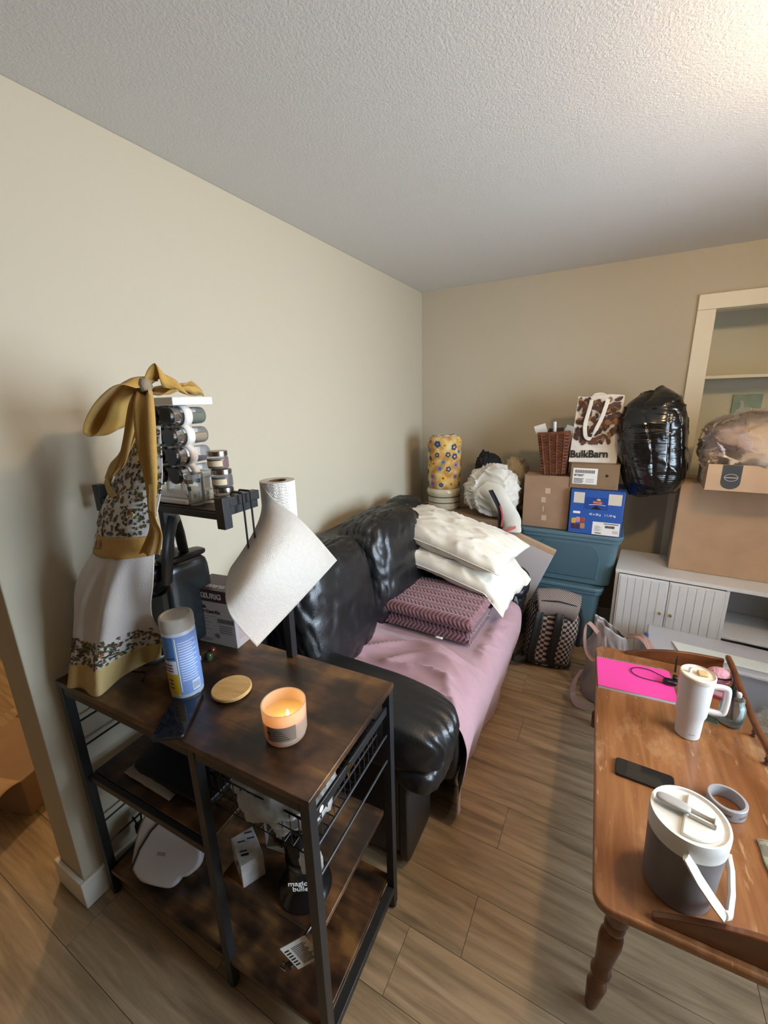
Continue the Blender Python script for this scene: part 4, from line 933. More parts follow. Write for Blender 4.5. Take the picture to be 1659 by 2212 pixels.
k = MB(); k.lathe([(.001, 0), (.011, 0), (.011, .0008), (.001, .0008)], 20); lg2 = k.build('logo_sun', mat('logo_yellow', 'd8b050', .4), cb, world=False); lg2.rotation_euler = (radians(90), 0, 0); lg2.location = (.010, -hy-.0001, .218)
text('Frito-Lay', .0125, PAPER, cb, (.005, -hy-.0014, .2015), (1, 0, 0), (0, 0, 1), align='CENTER', world=False)
k = MB(); k.add([(-.03, -hy-.0009, .162), (.028, -hy-.0009, .162), (.0, -hy-.0009, .187)], [(0, 1, 2)]); k.build('black_triangle', INK, cb, world=False)
k = MB(); k.grid(lambda u, v: (-.04+.09*u, -hy-.001, .19+.004*sin(pi*u)-.003*v), 10, 1); k.build('logo_swoosh', PAPER, cb, world=False)
text('42 x 28 g', .017, PAPER, cb, (-.035, -hy-.0008, .125), (1, 0, 0), (0, 0, 1), world=False, bold=.0003)
text('| 1,18 kg', .017, PAPER, cb, (.05, -hy-.0008, .125), (1, 0, 0), (0, 0, 1), world=False, bold=.0003)
k = MB(); k.box((-.01, -hy-.0006, .004), (.138, -hy, .085)); k.build('shipping_label', PAPER, cb, world=False)
k = MB(); rr = random.Random(2)
for q in range(22): k.box((.058+.0024*q, -hy-.001, .05), (.0594+.0024*q+.0006*(q % 3), -hy-.0006, .066))
for q in range(16): k.box((.006+.0022*q, -hy-.001, .010), (.0072+.0022*q, -hy-.0006, .020))
for q in range(5): k.box((.002, -hy-.001, .028+.007*q), (.03+.012*(q % 2), -hy-.0006, .030+.007*q))
for q in range(3): k.box((.10, -hy-.001, .020+.007*q), (.13, -hy-.0006, .022+.007*q))
k.box((.05, -hy-.001, .074), (.13, -hy-.0006, .079))
k.build('label_print', mat('grey_black_ink', '3a3a3c', .6), cb, world=False)
k = MB(); k.box((-.125, -hy-.0006, .128), (-.085, -hy, .142)); k.build('pale_blob', PAPER, cb, world=False)
for i, (x, z, c) in enumerate(((-.118, .08, 'd0a73a'), (-.095, .088, 'c98a9a'), (-.068, .086, 'a8452a'), (-.118, .045, '4a2c50'), (-.092, .045, '4a2c50'), (-.066, .05, 'b0885a'))):
    k = MB(); k.puff((0, 0, 0), (.026, .003, .034), 5, 4); o = k.build('snack_bag_print', mat('snack_print_%d' % i, c, .4), cb, world=False); o.location = (x, -hy-.0003, z)
b2 = carton('cardboard_box', 'small brown box with a white barcode label below the shopping bag', (-.218, 2.795, TZ+.281), (.048, 3.04, 1.250), CARD3, TAPE)
k = MB(); k.box((-.118, -.1232, .028), (.018, -.1225, .125)); k.build('barcode_label', PAPER, b2, world=False)
k = MB()
for q in range(34): k.box((-.108+.0033*q, -.1236, .095), (-.108+.0033*q+.0011*(1+(q*7) % 3*.6), -.1232, .115))
k.build('barcode', INK, b2, world=False); k = MB()
for q in range(4): k.box((-.112, -.1236, .034+.008*q), (-.062+.006*(q % 2), -.1232, .038+.008*q))
for q in range(3): k.box((-.045, -.1236, .04+.009*q), (.0, -.1232, .042+.009*q))
k.build('label_lines', INK, b2, world=False)
text('SF72029', .017, INK, b2, (-.112, -.1237, .076), (1, 0, 0), (0, 0, 1), world=False, bold=.0006)
k = MB(); k.lathe([(.001, 0), (.0085, 0), (.0085, .001), (.001, .001)], 16); o = k.build('hand_hole', INK, b2, world=False); o.rotation_euler = (radians(90), 0, 0); o.location = (.068, -.1224, .085)

# ---------------------------------------------------------------- wicker basket with letters
wb = thing('wicker_basket', 'tall tapered brown wicker basket of letters on the cardboard box', 'basket', (-.316, 2.875, 1.1655), radians(-3))
wb.rotation_euler = (0, radians(-4), radians(-3))
WICK = mat('wicker_brown', '6d3f28', .5, var=.3, vscale=30); WICKD = mat('wicker_dark', '3d2418', .6)
def wpt(t, z, e):
    """point on the tapered square outline; t in 0..4"""
    hx = .064+.024*z/.26+e; hy = .055+.018*z/.26+e; s = int(t) % 4; f = t-int(t); q = [(-hx, -hy), (hx, -hy), (hx, hy), (-hx, hy)]
    a_, b_ = q[s], q[(s+1) % 4]; return (a_[0]+(b_[0]-a_[0])*f, a_[1]+(b_[1]-a_[1])*f, z)
k = MB(); k.grid(lambda u, v: wpt(u*4*.99999, .26*v, -.006), 24, 4, cu=True); k.add([wpt(i, .002, -.007) for i in range(4)], [(0, 1, 2, 3)]); k.build('liner', WICKD, wb, world=False)
k = MB()
for r_ in range(26):
    z = .006+.0098*r_; P = []
    for i in range(64): t = 4*i/64; P.append(wpt(t, z, .0028*cos(pi*(i/2 % 2) + (r_ % 2)*pi)))
    k.tube(P, .0045, 5, closed=True)
wv = k.build('weave', WICK, wb, world=False, ang=60); wv['kind'] = 'stuff'
for i in range(16):
    t = i/4+.125; k = MB(); k.tube([wpt(t, 0, .004), wpt(t, .26, .004)], .0042, 6); k.build('stake', WICK, wb, world=False)
k = MB(); k.tube([wpt(4*i/40, .262, .0) for i in range(40)], .009, 8, closed=True); k.build('rim', WICK, wb, world=False)
for i, (dx, dy, w_, h_, rx, ry, c, lab) in enumerate(((-.05, -.02, .07, .20, .05, -.32, 'cfccc4', 'white folded letter leaning left out of the wicker basket'), (-.012, -.01, .02, .215, .06, -.05, 'd9d8d6', 'rolled white paper upright in the wicker basket'),
        (.028, .0, .085, .19, .1, .35, 'a9a6a2', 'grey envelope tilted right in the wicker basket'), (.045, .02, .07, .16, .12, .15, 'e0deda', 'white envelope low at the right of the wicker basket'), (0, .03, .09, .17, .1, -.1, '4a3a2e', 'dark brown card at the back of the wicker basket'))):
    o_ = thing('letter', lab, 'letter', (wb.location.x+dx, wb.location.y+dy, 1.29), 0, 'letters in the wicker basket'); o_.rotation_euler = (rx, ry, 0)
    k = MB()
    if i == 1: k.lathe([(.010, 0), (.010, h_-.01), (.008, h_-.01), (.008, 0)], 14, cap=False)
    else: k.box((-w_/2, -.002, 0), (w_/2, .002, h_-.005)); 
    k.build('sheet', mat('letter_%d' % i, c, .7), o_, world=False)
    if i != 1:
        k = MB(); k.add([(-w_/2, -.0024, h_-.006), (w_/2, -.0024, h_-.006), (0, -.0024, h_-.05)], [(0, 1, 2)]); k.build('flap', mat('letter_flap_%d' % i, c, .8), o_, world=False)

# ---------------------------------------------------------------- shopping bag
bg = thing('shopping_bag', 'white reusable shopping bag printed with nuts and big black lettering', 'bag', (-.108, 2.895, 1.2505), radians(2))
BAGW = mat('bag_white', 'd6cfc4', .55); bw, bd, bh = .131, .06, .395
def bagp(x, z, yy):
    f = z/bh; return (x*(1-.06*f)+.018*f*f*0 + .012*f, yy*(1-.55*f)+.02*f, z)
k = MB()
def bagring(u, v):
    t = u*4*.99999; s = int(t); f = t-s; q = [(-bw, -bd), (bw, -bd), (bw, bd), (-bw, bd)]; a_, b_ = q[s], q[(s+1) % 4]
    x, y_, z = bagp(a_[0]+(b_[0]-a_[0])*f, bh*v, a_[1]+(b_[1]-a_[1])*f)
    return (x, y_+.004*nz(x*20, z*14)-.01*sin(pi*v)*(1 if s in (1, 3) else 0)*sin(pi*f), z+.006*v*sin(x*25))
k.grid(bagring, 48, 30, cu=True); k.add([bagp(x, 0, y) for x, y in ((-bw, -bd), (bw, -bd), (bw, bd), (-bw, bd))], [(3, 2, 1, 0)]); k.build('body', BAGW, bg, world=False, ang=50)
NUT = [mat('nut_brown', '5a3420', .5), mat('nut_dark', '33201a', .5), mat('nut_tan', '8a6240', .5), mat('nut_plum', '3d2730', .5)]
k = MB(); rr = random.Random(21)
for i in range(150):
    z = rr.uniform(.115, .375); x = rr.uniform(-.118, .118)
    if z < .15 and abs(x) > .095: continue
    a_ = rr.uniform(0, 3.14); L = rr.uniform(.014, .026); Wd = L*rr.uniform(.42, .62); k.cur = rr.choice([0, 0, 1, 1, 2, 3]); P = []
    for q in range(10):
        t = 2*pi*q/10; ex, ez = L*cos(t), Wd*sin(t)+.2*L*cos(t)**2; xx = x+ex*cos(a_)-ez*sin(a_); zz = z+ex*sin(a_)+ez*cos(a_)
        xx = max(-.124, min(.124, xx)); zz = min(.388, zz); b = bagp(xx, zz, -bd); P.append((b[0], b[1]-.0050-.00006*(i % 40), b[2]))
    k.add(P, [tuple(range(10))])
k.build('nut_print', NUT, bg, world=False, smooth=False, merge=False)
b_ = bagp(-.128, .028, -bd); text('BulkBarn', .062, INK, bg, (b_[0], b_[1]-.0060, b_[2]), (1, 0, .035), (0, .08, 1), world=False, bold=.0016, sx=.93)
HD = mat('bag_handle', 'ddd6c8', .6)
k = MB(); ribbon(k, [(-.035, -.045, .375), (-.045, -.052, .31), (-.058, -.060, .23), (-.052, -.064, .165), (-.035, -.066, .145), (-.015, -.066, .150), (.003, -.062, .20), (.028, -.055, .27), (.045, -.045, .345), (.050, -.040, .375)], .022, [(1, 0, .2), (1, 0, .1), (.3, -.1, 1), (1, 0, -.3), (1, 0, -.2)], 60); k.build('handle', HD, bg, world=False, solid=.002)
k = MB(); ribbon(k, [(-.035, .012, .385), (-.02, .016, .40), (.02, .018, .402), (.05, .012, .385)], .02, (0, .3, 1), 20); k.build('handle', HD, bg, world=False, solid=.002)

# ---------------------------------------------------------------- black refuse bag
GB = mat('black_poly', '0e0e0f', .2, spec=.7, bump=.5, bscale=9, dist=.02, stretch=(.5, .5, 3.0))
def gd(q):
    n_ = 1+.14*nz(q.x*1.1, q.y*1.1, q.z*1.1+2)
    r1 = (1-abs(nz(q.x*.9+3, q.y*.9, q.z*4)))**14; r2 = (1-abs(nz(q.x*1.8, q.y*1.8, q.z*1.0)))**14
    taper = 1-.24*max(0, -q.z)**2 + .03*q.z
    return n_*taper*(1+.035*r1-.03*r2)
k = MB(); k.puff((0, 0, 0), (.35, .36, .69), 2.5, 60, gd, rot=Matrix.Rotation(radians(-5), 3, 'Y')); o = k.build('refuse_bag', GB, None, ang=60); o.location = (.20, 2.905, 1.31); tag(o, 'bulging shiny black refuse bag wedged between the boxes', 'garbage bag')

# ---------------------------------------------------------------- flat box leaning behind the sofa
fbx = thing('flat_box', 'flat white cardboard box with black print leaning beyond the sofa arm', 'box', (-.62, 2.705, .0), 0)
FM = Matrix.Translation((.145, .0, .395)) @ Matrix.Rotation(radians(20), 4, 'Y')
k = MB(); k.M = FM; k.box((-.22, -.02, -.31), (.105, .02, .33)); k.build('body', mat('white_card', 'bdb6b6', .6), fbx, world=False, bevel=.002)
k = MB(); k.M = FM; k.box((-.22, -.0205, .33), (.106, .0205, .362)); k.build('open_flap', CARD2, fbx, world=False, bevel=.001)
wm = FM.to_3x3()
for s_, z in (('ABLE', -.10), ('TE RA', -.075)):
    p = FM @ Vector((.095, -.0206, z)); text(s_, .028, INK, fbx, tuple(p), tuple(wm @ Vector((-1, 0, 0))), tuple(wm @ Vector((0, 0, -1))), world=False)

# ---------------------------------------------------------------- checkered backpack
a = NT('checker_canvas'); v = a.coord('UV', (2.0, 1, 1)); ck = a.new('ShaderNodeTexChecker', Scale=26.0); a.link(v, ck.inputs['Vector'])
ck.inputs['Color1'].default_value = (*lin('2a2022'), 1); ck.inputs['Color2'].default_value = (*lin('a99a92'), 1); a.link(ck.outputs['Color'], a.p.inputs['Base Color']); a.p.inputs['Roughness'].default_value = .85
CHK = a.m; NYL = mat('black_nylon', '17171a', .6, bump=.2, bscale=200)
bp = thing('backpack', 'brown and beige checkered backpack with black straps on the floor', 'backpack', (-.245, 2.560, .001), radians(14))
bp.rotation_euler = (radians(-8), radians(5), radians(14))
k = MB()
def bpk(u, v):
    a_ = 2*pi*u; z = .46*v; w_ = (.165*(1-.15*(1-v)))*(max(0, 1-max(0, (v-.62)/.38)**2.4))**.5*(1 if v > .04 else .9+2.5*v)
    d_ = .105*(max(0, 1-max(0, (v-.55)/.45)**2.2))**.5*(1 if v > .04 else .9+2.5*v)
    sgn = lambda t: 1 if t >= 0 else -1
    x = w_*sgn(cos(a_))*abs(cos(a_))**.55; y_ = d_*sgn(sin(a_))*abs(sin(a_))**.6
    n_ = 1+.10*nz(cos(a_)*1.5, sin(a_)*1.5, v*3)
    return (x*n_, y_*n_, z)
k.grid(bpk, 60, 40, cu=True); k.add([bpk(i/60, 0) for i in range(60)], [tuple(range(60))]); k.build('body', CHK, bp, world=False, ang=60)
k = MB(); k.grid(lambda u, v: ((u-.5)*.27*(1-.25*v), -.06-.07*sin(pi*v*.8)*(1), .475-.16*v+.02*sin(pi*u)), 14, 12); k.build('top_flap', CHK, bp, world=False, solid=.004, ang=60)
for x0 in (-.095, .02):
    k = MB(); ribbon(k, [(x0+.01, -.085, .40), (x0-.005, -.128, .33), (x0-.01, -.135, .22), (x0-.02, -.13, .10), (x0-.01, -.115, .02)], .045, [(1, 0, 0), (1, -.2, 0)], 30, .003, 2); k.build('strap', NYL, bp, world=False, solid=.012, ang=60)
k = MB(); k.tube([(.13, -.05, .40), (.155, -.08, .33), (.155, -.085, .24), (.15, -.08, .16)], .012, 8); k.build('side_strap', NYL, bp, world=False)
k = MB(); k.tube([bpk(i/40, .05) for i in range(40)], .009, 8, closed=True); k.build('bottom_piping', NYL, bp, world=False)
k = MB(); k.tube([(-.14, -.09, .39), (-.10, -.115, .42), (0, -.125, .435), (.10, -.115, .42), (.14, -.09, .39)], .005, 6); k.build('zip', NYL, bp, world=False)
k = MB(); ribbon(k, [(-.12, -.1, .05), (-.19, -.13, .02), (-.22, -.12, .03), (-.17, -.06, .05)], .03, (0, .3, 1), 20); k.build('loose_strap', NYL, bp, world=False, solid=.004)

# ================================================================ white cabinet
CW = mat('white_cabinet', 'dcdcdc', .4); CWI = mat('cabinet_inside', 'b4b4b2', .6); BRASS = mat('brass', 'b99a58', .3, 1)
cab = thing('cabinet', 'low white cabinet with two beadboard doors and brass knobs', 'cabinet', (.088, 2.752, 0), radians(-4.2))
CWD, CDP, CHH = 1.25, .40, .622
def cpart(name, a_, b_, m=CW, bev=.002, par=None):
    k = MB(); k.box(a_, b_); return k.build(name, m, par or cab, world=False, bevel=bev)
cpart('top', (0, 0, CHH-.022), (CWD, CDP, CHH))
cpart('side_panel', (.002, .004, .06), (.02, CDP, CHH-.0225)); cpart('side_panel', (CWD-.02, .004, .06), (CWD-.002, CDP, CHH-.0225))
cpart('bottom', (.0205, .006, .06), (CWD-.0205, CDP, .078)); cpart('back', (.0205, CDP-.008, .0785), (CWD-.0205, CDP-.002, CHH-.023), CWI)
for x in (.535, .895): cpart('divider', (x, .006, .0785), (x+.018, CDP-.0085, CHH-.023))
cpart('inner_shelf', (.5535, .03, .30), (.8945, CDP-.0085, .316))
for x in (.02, CWD-.06):
    for y_ in (.02, CDP-.06): cpart('leg', (x, y_, 0), (x+.04, y_+.04, .0595))
for i, x0 in enumerate((.022, .279)):
    wd = .254; d = cpart('door', (x0, -.012, .082), (x0+wd, .002, CHH-.026))
    for q in range(6):
        xx = x0+.008+(wd-.016)*q/6; cpart('bead_board', (xx+.0012, -.0155, .092), (xx+(wd-.016)/6-.0012, -.0122, CHH-.036), CW, .0012, d)
    kx = x0+wd-.025 if i == 0 else x0+.025
    k = MB(); k.tube([(kx, -.0156, .40), (kx, -.028, .40)], .004, 10); k.tube([(kx, -.028, .40), (kx, -.038, .40)], .009, 6); k.build('knob', BRASS, d, world=False, bevel=.001)
cpart('door', (.913, -.012, .082), (.913+.31, .002, CHH-.026))
CZ = CHH+.001
# ---------------------------------------------------------------- large box and open carton
carton('cardboard_box', 'large plain brown cardboard box on the white cabinet', (.372, 2.865, CZ), (1.05, 3.15, 1.155), CARD2, TAPE, radians(-3.5))
oc = thing('open_carton', 'shallow open cardboard tray with a dark round-bottomed logo', 'box', (.70, 2.83, 1.1565), radians(-2))
ox, oy, oh = .255, .165, .135
for nm, a_, b_ in (('front', (-ox, -oy, 0), (ox, -oy+.005, oh)), ('back', (-ox, oy-.005, 0), (ox, oy, oh)), ('side', (-ox, -oy+.0052, 0), (-ox+.005, oy-.0052, oh)), ('side', (ox-.005, -oy+.0052, 0), (ox, oy-.0052, oh)), ('bottom', (-ox+.0052, -oy+.0052, 0), (ox-.0052, oy-.0052, .005))):
    k = MB(); k.box(a_, b_); k.build(nm, CARD2, oc, world=False, bevel=.001)
k = MB(); o = [(-.195, .134), (-.195, .045)] + [(-.155-.04*cos(pi*q/10), .045-.035*sin(pi*q/10)) for q in range(1, 10)] + [(-.115, .045), (-.115, .134)]
k.add([(x, -oy-.0006, z) for x, z in o], [tuple(range(len(o)))]); k.build('logo_panel', mat('charcoal_print', '35383a', .6), oc, world=False)
k = MB(); k.tube([(-.155+.027*cos(2*pi*q/24), -oy-.0012, .07+.018*sin(2*pi*q/24)) for q in range(24)], .0016, 6, closed=True); k.box((-.182, -oy-.0016, .067), (-.128, -oy-.0008, .072)); k.build('logo', mat('pale_print', 'a9a296', .6), oc, world=False)
k = MB(); k.box((-ox-.0006, -.05, .03), (-ox, .04, .10)); k.build('side_label', PAPER, oc, world=False)
TXT = mat('beige_knit', 'd2c2ae', .9, bump=.4, bscale=160)
tx = thing('bagged_textile', 'beige bedding bulging in a clear plastic bag over the open tray', 'bedding', (.70, 2.835, 1.165), 0)
for i, (c, s_, sd) in enumerate((((-.09, -.02, .16), (.30, .24, .24), 1), ((.11, -.03, .15), (.28, .24, .22), 5), ((0, .06, .20), (.42, .20, .28), 8), ((-.16, -.03, .20), (.20, .2, .18), 12), ((.08, -.08, .13), (.18, .12, .16), 15))):
    k = MB(); k.puff(c, s_, 2.5, 20, lambda q: cfold(q, sd, .2, .22)); k.build('fold', TXT if i % 2 == 0 else mat('mauve_grey_cloth', 'c2b6ba', .9, bump=.3, bscale=160), tx, world=False, ang=60)
k = MB(); k.puff((0, 0, .21), (.56, .34, .36), 2.8, 34, lambda q: 1+.10*nz(q.x*2, q.y*2, q.z*2)+.06*(1-abs(nz(q.x*2.2, q.y*2.2, q.z*2)))**14); k.build('clear_bag', glass('crinkled_film', 'fff8f0', .05, .1), tx, world=False, ang=50)
pc = thing('picture', 'small pale green picture of a white bird on the closet wall', 'picture', (.79, 3.872, 1.545), 0)
k = MB(); k.box((-.078, -.012, -.078), (.078, .006, .078)); k.build('canvas', mat('pale_teal_paint', '9fb5a2', .7, var=.12, vscale=20), pc, world=False, bevel=.002)
k = MB(); k.prism([(-.062, -.05), (.0, -.055), (.06, -.045), (.062, -.07), (-.066, -.072)], 0, .0008); o = k.build('purple_ground', mat('purple_paint', '6c5f78', .7), pc, world=False); o.rotation_euler = (radians(90), 0, 0); o.location = (0, -.0122, 0)
k = MB(); P = [(-.05, -.05), (.045, -.05), (.05, -.02), (.02, -.005), (-.01, -.01), (-.018, .03), (-.03, .042), (-.042, .03), (-.03, .02), (-.035, -.015), (-.055, -.03)]
k.prism(P, 0, .001); o = k.build('white_bird', mat('bird_white', 'c8d0cc', .7), pc, world=False); o.rotation_euler = (radians(90), 0, 0); o.location = (0, -.0125, 0)
pc.location = (.76, 3.733, 1.552)

# ---------------------------------------------------------------- clear storage bin in front of the cabinet
BINM = glass('clear_bin_plastic', 'e6ebf8', .5, .25)
bn = thing('storage_bin', 'clear plastic storage bin with a blue latch before the cabinet', 'storage bin', (.27, 2.36, .001), radians(-5))
k = MB(); L, Dd, h = .78, .27, .33
k.hexa([(.03, .03, 0), (L-.03, .03, 0), (L-.03, Dd-.03, 0), (.03, Dd-.03, 0), (0, 0, h), (L, 0, h), (L, Dd, h), (0, Dd, h)]); k.build('body', BINM, bn, world=False, bevel=.015, seg=3)
k = MB(); k.box((-.012, -.012, h+.001), (L+.012, Dd+.012, h+.022)); k.build('lid', glass('milky_lid', 'e6eaf4', .45, .3), bn, world=False, bevel=.008, seg=3)
k = MB(); k.hexa([(.13, .035, h+.0225), (L-.02, .035, h+.0225), (L-.02, .125, h+.0225), (.10, .125, h+.0225), (.13, .035, h+.030), (L-.02, .035, h+.030), (L-.02, .125, h+.030), (.10, .125, h+.030)]); k.build('white_panel', mat('white_panel', 'd5dcd6', .4), bn, world=False, bevel=.002)
k = MB(); k.puff((-.014, .13, h-.0), (.022, .06, .065), 4, 6); k.build('latch', mat('blue_latch', '2c4a8c', .35), bn, world=False)
k = MB(); k.puff((.40, .135, .12), (.66, .18, .20), 4, 14, wr(.12, 3)); k.build('contents', mat('pale_blue_contents', 'd2daea', .8, var=.2, vscale=8), bn, world=False)
# second clear bag of greens beside it
gbx = thing('clear_bag', 'clear plastic bag of pale green and grey things right of the coffee table', 'bag', (.83, 2.05, .001), 0)
k = MB(); k.puff((0, 0, .15), (.42, .34, .30), 3, 20, wr(.15, 3, 4)); k.build('film', glass('thin_film', 'f4f6f2', .18, .12), gbx, world=False, ang=50)
for i, (c, s_, col) in enumerate((((-.08, -.04, .10), (.2, .18, .16), '8fa078'), ((.06, .05, .12), (.2, .16, .2), '5a6468'), ((-.02, -.06, .20), (.16, .14, .10), 'c4c8c0'))):
    k = MB(); k.puff(c, s_, 2.6, 12, wr(.2, 3, i)); k.build('packet', mat('bag_content_%d' % i, col, .7), gbx, world=False)
rd = thing('red_pouch', 'dark red pouch on the floor right of the coffee table', 'pouch', (.80, 1.72, .001), 0)
k = MB(); k.puff((0, 0, .07), (.22, .24, .14), 3, 12, wr(.12, 3, 6)); k.build('body', mat('maroon_cloth', '3c1a1e', .7), rd, world=False)
k = MB(); k.tube([(-.1, 0, .09), (-.05, -.04, .13), (.05, -.04, .135), (.1, 0, .09)], .004, 6); k.build('zip', BLACKPL, rd, world=False)

# ---------------------------------------------------------------- satin tote bag on the floor
SAT = mat('grey_satin', '8d8584', .32, sheen=.3, bump=.12, bscale=14); SATP = mat('rose_satin', '9a7468', .35, sheen=.3)
sb = thing('satin_bag', 'slumped grey and rose satin tote bag on the floor behind the table', 'bag', (.135, 2.33, .001), radians(-12))
k = MB()
def sat(u, v):
    a_ = 2*pi*u; w_ = .15*(1-.55*v**2)+.02*nz(cos(a_)*2, sin(a_)*2, v*4); d_ = .10*(1-.75*v)+.015*nz(cos(a_)*3+4, sin(a_)*3, v*5)
    return (w_*cos(a_)-.06*v+.01*sin(v*14+a_), d_*sin(a_)+.02*v, .43*v*(1-.10*cos(a_)*v))
k.grid(sat, 60, 40, cu=True); k.build('body', SAT, sb, world=False, ang=80, solid=.002)
k = MB(); ribbon(k, [(-.10, -.04, .40), (-.145, -.07, .46), (-.155, -.08, .40), (-.14, -.08, .30), (-.09, -.09, .26), (-.05, -.08, .33), (-.06, -.06, .40)], .03, [(.2, .9, .2), (.2, .9, 0), (0, .9, .3)], 50); k.build('handle', SATP, sb, world=False, solid=.002, ang=80)
k = MB(); ribbon(k, [(-.15, -.05, .16), (-.175, -.10, .10), (-.17, -.14, .04), (-.13, -.17, .012), (-.08, -.16, .008)], .045, [(.4, .9, 0), (.3, .9, .2)], 30); k.build('handle', SATP, sb, world=False, solid=.002, ang=80)
k = MB(); ribbon(k, [(.02, .07, .37), (.09, .05, .40), (.15, .02, .34), (.17, -.02, .26), (.18, -.04, .18)], .05, [(.2, .9, .2), (.5, .8, .2)], 30, .006, 2); k.build('handle', SATP, sb, world=False, solid=.002, ang=80)

# ================================================================ coffee table
TZC = .44; TA = radians(2.2)
ct = thing('coffee_table', 'worn orange-brown wooden coffee table with a spindled gallery rail', 'table', (.07, .885, 0), TA)
TMx = Matrix.Translation((.07, .885, 0)) @ Matrix.Rotation(TA, 4, 'Z')
def tk(x, y, z=TZC): return tuple(TMx @ Vector((x, y, z)))
TW, TL = .535, 1.235
def tpart(name, m, fn, **kw):
    k = MB(); fn(k); return k.build(name, m, ct, world=False, **kw)
o = []
for cx_, cy_, a0 in ((TW-.03, TL-.03, 0), (.04, TL-.04, 90), (.04, .04, 180), (TW-.03, .03, 270)):
    for q in range(7): a_ = radians(a0+q*15); r_ = .03 if cx_ > .1 else .04; o.append((cx_+r_*cos(a_), cy_+r_*sin(a_)))
tpart('tabletop', OAKTOP, lambda k: k.prism(o, TZC-.026, TZC), bevel=.007, seg=3)
for a_, b_ in (((.06, .05, TZC-.075), (TW-.06, .07, TZC-.0265)), ((.06, TL-.07, TZC-.075), (TW-.06, TL-.05, TZC-.0265)), ((.05, .0705, TZC-.075), (.068, TL-.0705, TZC-.0265)), ((TW-.07, .0705, TZC-.075), (TW-.05, TL-.0705, TZC-.0265))):
    tpart('skirt', OAKD, lambda k, a_=a_, b_=b_: k.box(a_, b_), bevel=.003)
LP = [(.013, 0), (.016, .01), (.022, .06), (.025, .085), (.017, .10), (.015, .115), (.024, .125), (.026, .14), (.02, .155), (.024, .20), (.029, .245), (.028, .27), (.018, .285), (.024, .293), (.026, .305), (.022, .32), (.028, .33), (.03, .364), (.03, .414)]
for x, y_, sx, sy in ((.075, .075, -1, -1), (.075, TL-.075, -1, 1), (TW-.075, .075, 1, -1), (TW-.075, TL-.075, 1, 1)):
    k = MB()
    k.M = Matrix(((1, 0, -.10*sx, x+.10*sx*.414), (0, 1, -.06*sy, y_+.06*sy*.414), (0, 0, 1, 0), (0, 0, 0, 1)))
    k.lathe(LP, 24); k.build('leg', OAKD, ct, world=False)
def gallery(name, pts, y0, y1):
    k = MB(); n = len(pts); vs = []
    for yy in (y0, y1):
        vs += [(x, yy, TZC+.0005) for x, z in pts]+[(x, yy, TZC+z) for x, z in pts]
    fs = []
    for i in range(n-1): fs += [(i, i+1, n+i+1, n+i), (2*n+i+1, 2*n+i, 3*n+i, 3*n+i+1), (n+i, n+i+1, 3*n+i+1, 3*n+i), (i+1, i, 2*n+i, 2*n+i+1)]
    fs += [(0, n, 3*n, 2*n), (n-1, 2*n+n-1, 3*n+n-1, n+n-1)]
    k.add(vs, fs); return k.build(name, OAKD, ct, world=False, bevel=.003)
prof = []
for i in range(25):
    t = i/24; x = .125+t*(TW-.035-.125); z = .012+.078*(1-(1-min(1, t/.85))**2.2)
    prof.append((x, z))
gallery('end_gallery', prof, .018, .034); gallery('end_gallery', [(x, z*.80) for x, z in prof], TL-.034, TL-.018)
def rail(u, v):
    y_ = .02+v*(TL-.04); z = TZC+.058+.014*cos(v*2*pi*1)+.008*cos(v*4*pi); a_ = 2*pi*u; sq = lambda c: (abs(c)**.5)*(1 if c >= 0 else -1)
    return (TW-.022+.010*sq(cos(a_)), y_, z+.011*sq(sin(a_)))
tpart('side_rail', OAKD, lambda k: k.grid(rail, 12, 60, cu=True), ang=50)
for i in range(1, 9):
    v = i/9; y_ = .02+v*(TL-.04); zt = .058+.014*cos(v*2*pi)+.008*cos(v*4*pi)-.010
    tpart('spindle', OAKD, lambda k, y_=y_, zt=zt: k.lathe([(.006, .0005), (.008, .006), (.005, .012), (.009, zt*.5), (.005, zt-.012), (.008, zt-.006), (.006, zt)], 14, (TW-.022, y_, TZC)))

# ---------------------------------------------------------------- things on the coffee table
ZT = TZC+.0005
nb = thing('notebook', 'hot pink spiral notebook at the far left of the coffee table', 'notebook', (.182, 1.888, ZT), radians(4))
k = MB(); k.box((-.142, -.108, 0), (.142, .108, .011)); k.build('pages', PAPER, nb, world=False)
k = MB(); k.box((-.144, -.111, .011), (.144, .108, .0125)); k.build('cover', mat('hot_pink_card', 'ea4a9e', .35), nb, world=False, bevel=.0005)
k = MB(); k.box((-.144, -.111, -.0004), (.144, .108, .0)); k.build('back_cover', mat('grey_card', '9a9488', .7), nb, world=False)
k = MB(); P = []
for i in range(34*8): t = i/8; P.append((-.138+.276*t/34, .112+.0075*cos(2*pi*t), .006+.0078*sin(2*pi*t)))
k.tube(P, .0009, 5); k.build('spiral', mat('white_wire', 'cfcccc', .4), nb, world=False)
cbx = thing('charging_cable', 'thin black cable looped over the pink notebook', 'cable', (.30, 1.90, ZT+.0135), 0)
k = MB(); P = [(.0, .0, .004), (-.05, -.005, .003)] + [(-.075+.055*cos(radians(a_)), .035+.04*sin(radians(a_)), .0025) for a_ in range(280, 20, -20)] + [(.0, .04, .003), (.02, .02, .008)]
k.tube(P, .0018, 6); k.build('cord', BLACKPL, cbx, world=False)
k = MB(); k.puff((.012, .002, .012), (.05, .032, .022), 3.5, 6); k.build('plug_block', BLACKPL, cbx, world=False)
k = MB(); k.puff((.03, .02, .022), (.02, .03, .03), 3.5, 5); k.build('connector', BLACKPL, cbx, world=False)
lt = thing('lighter', 'orange lighter with a grey tip beside the pink notebook', 'lighter', (.352, 1.865, ZT), radians(60))
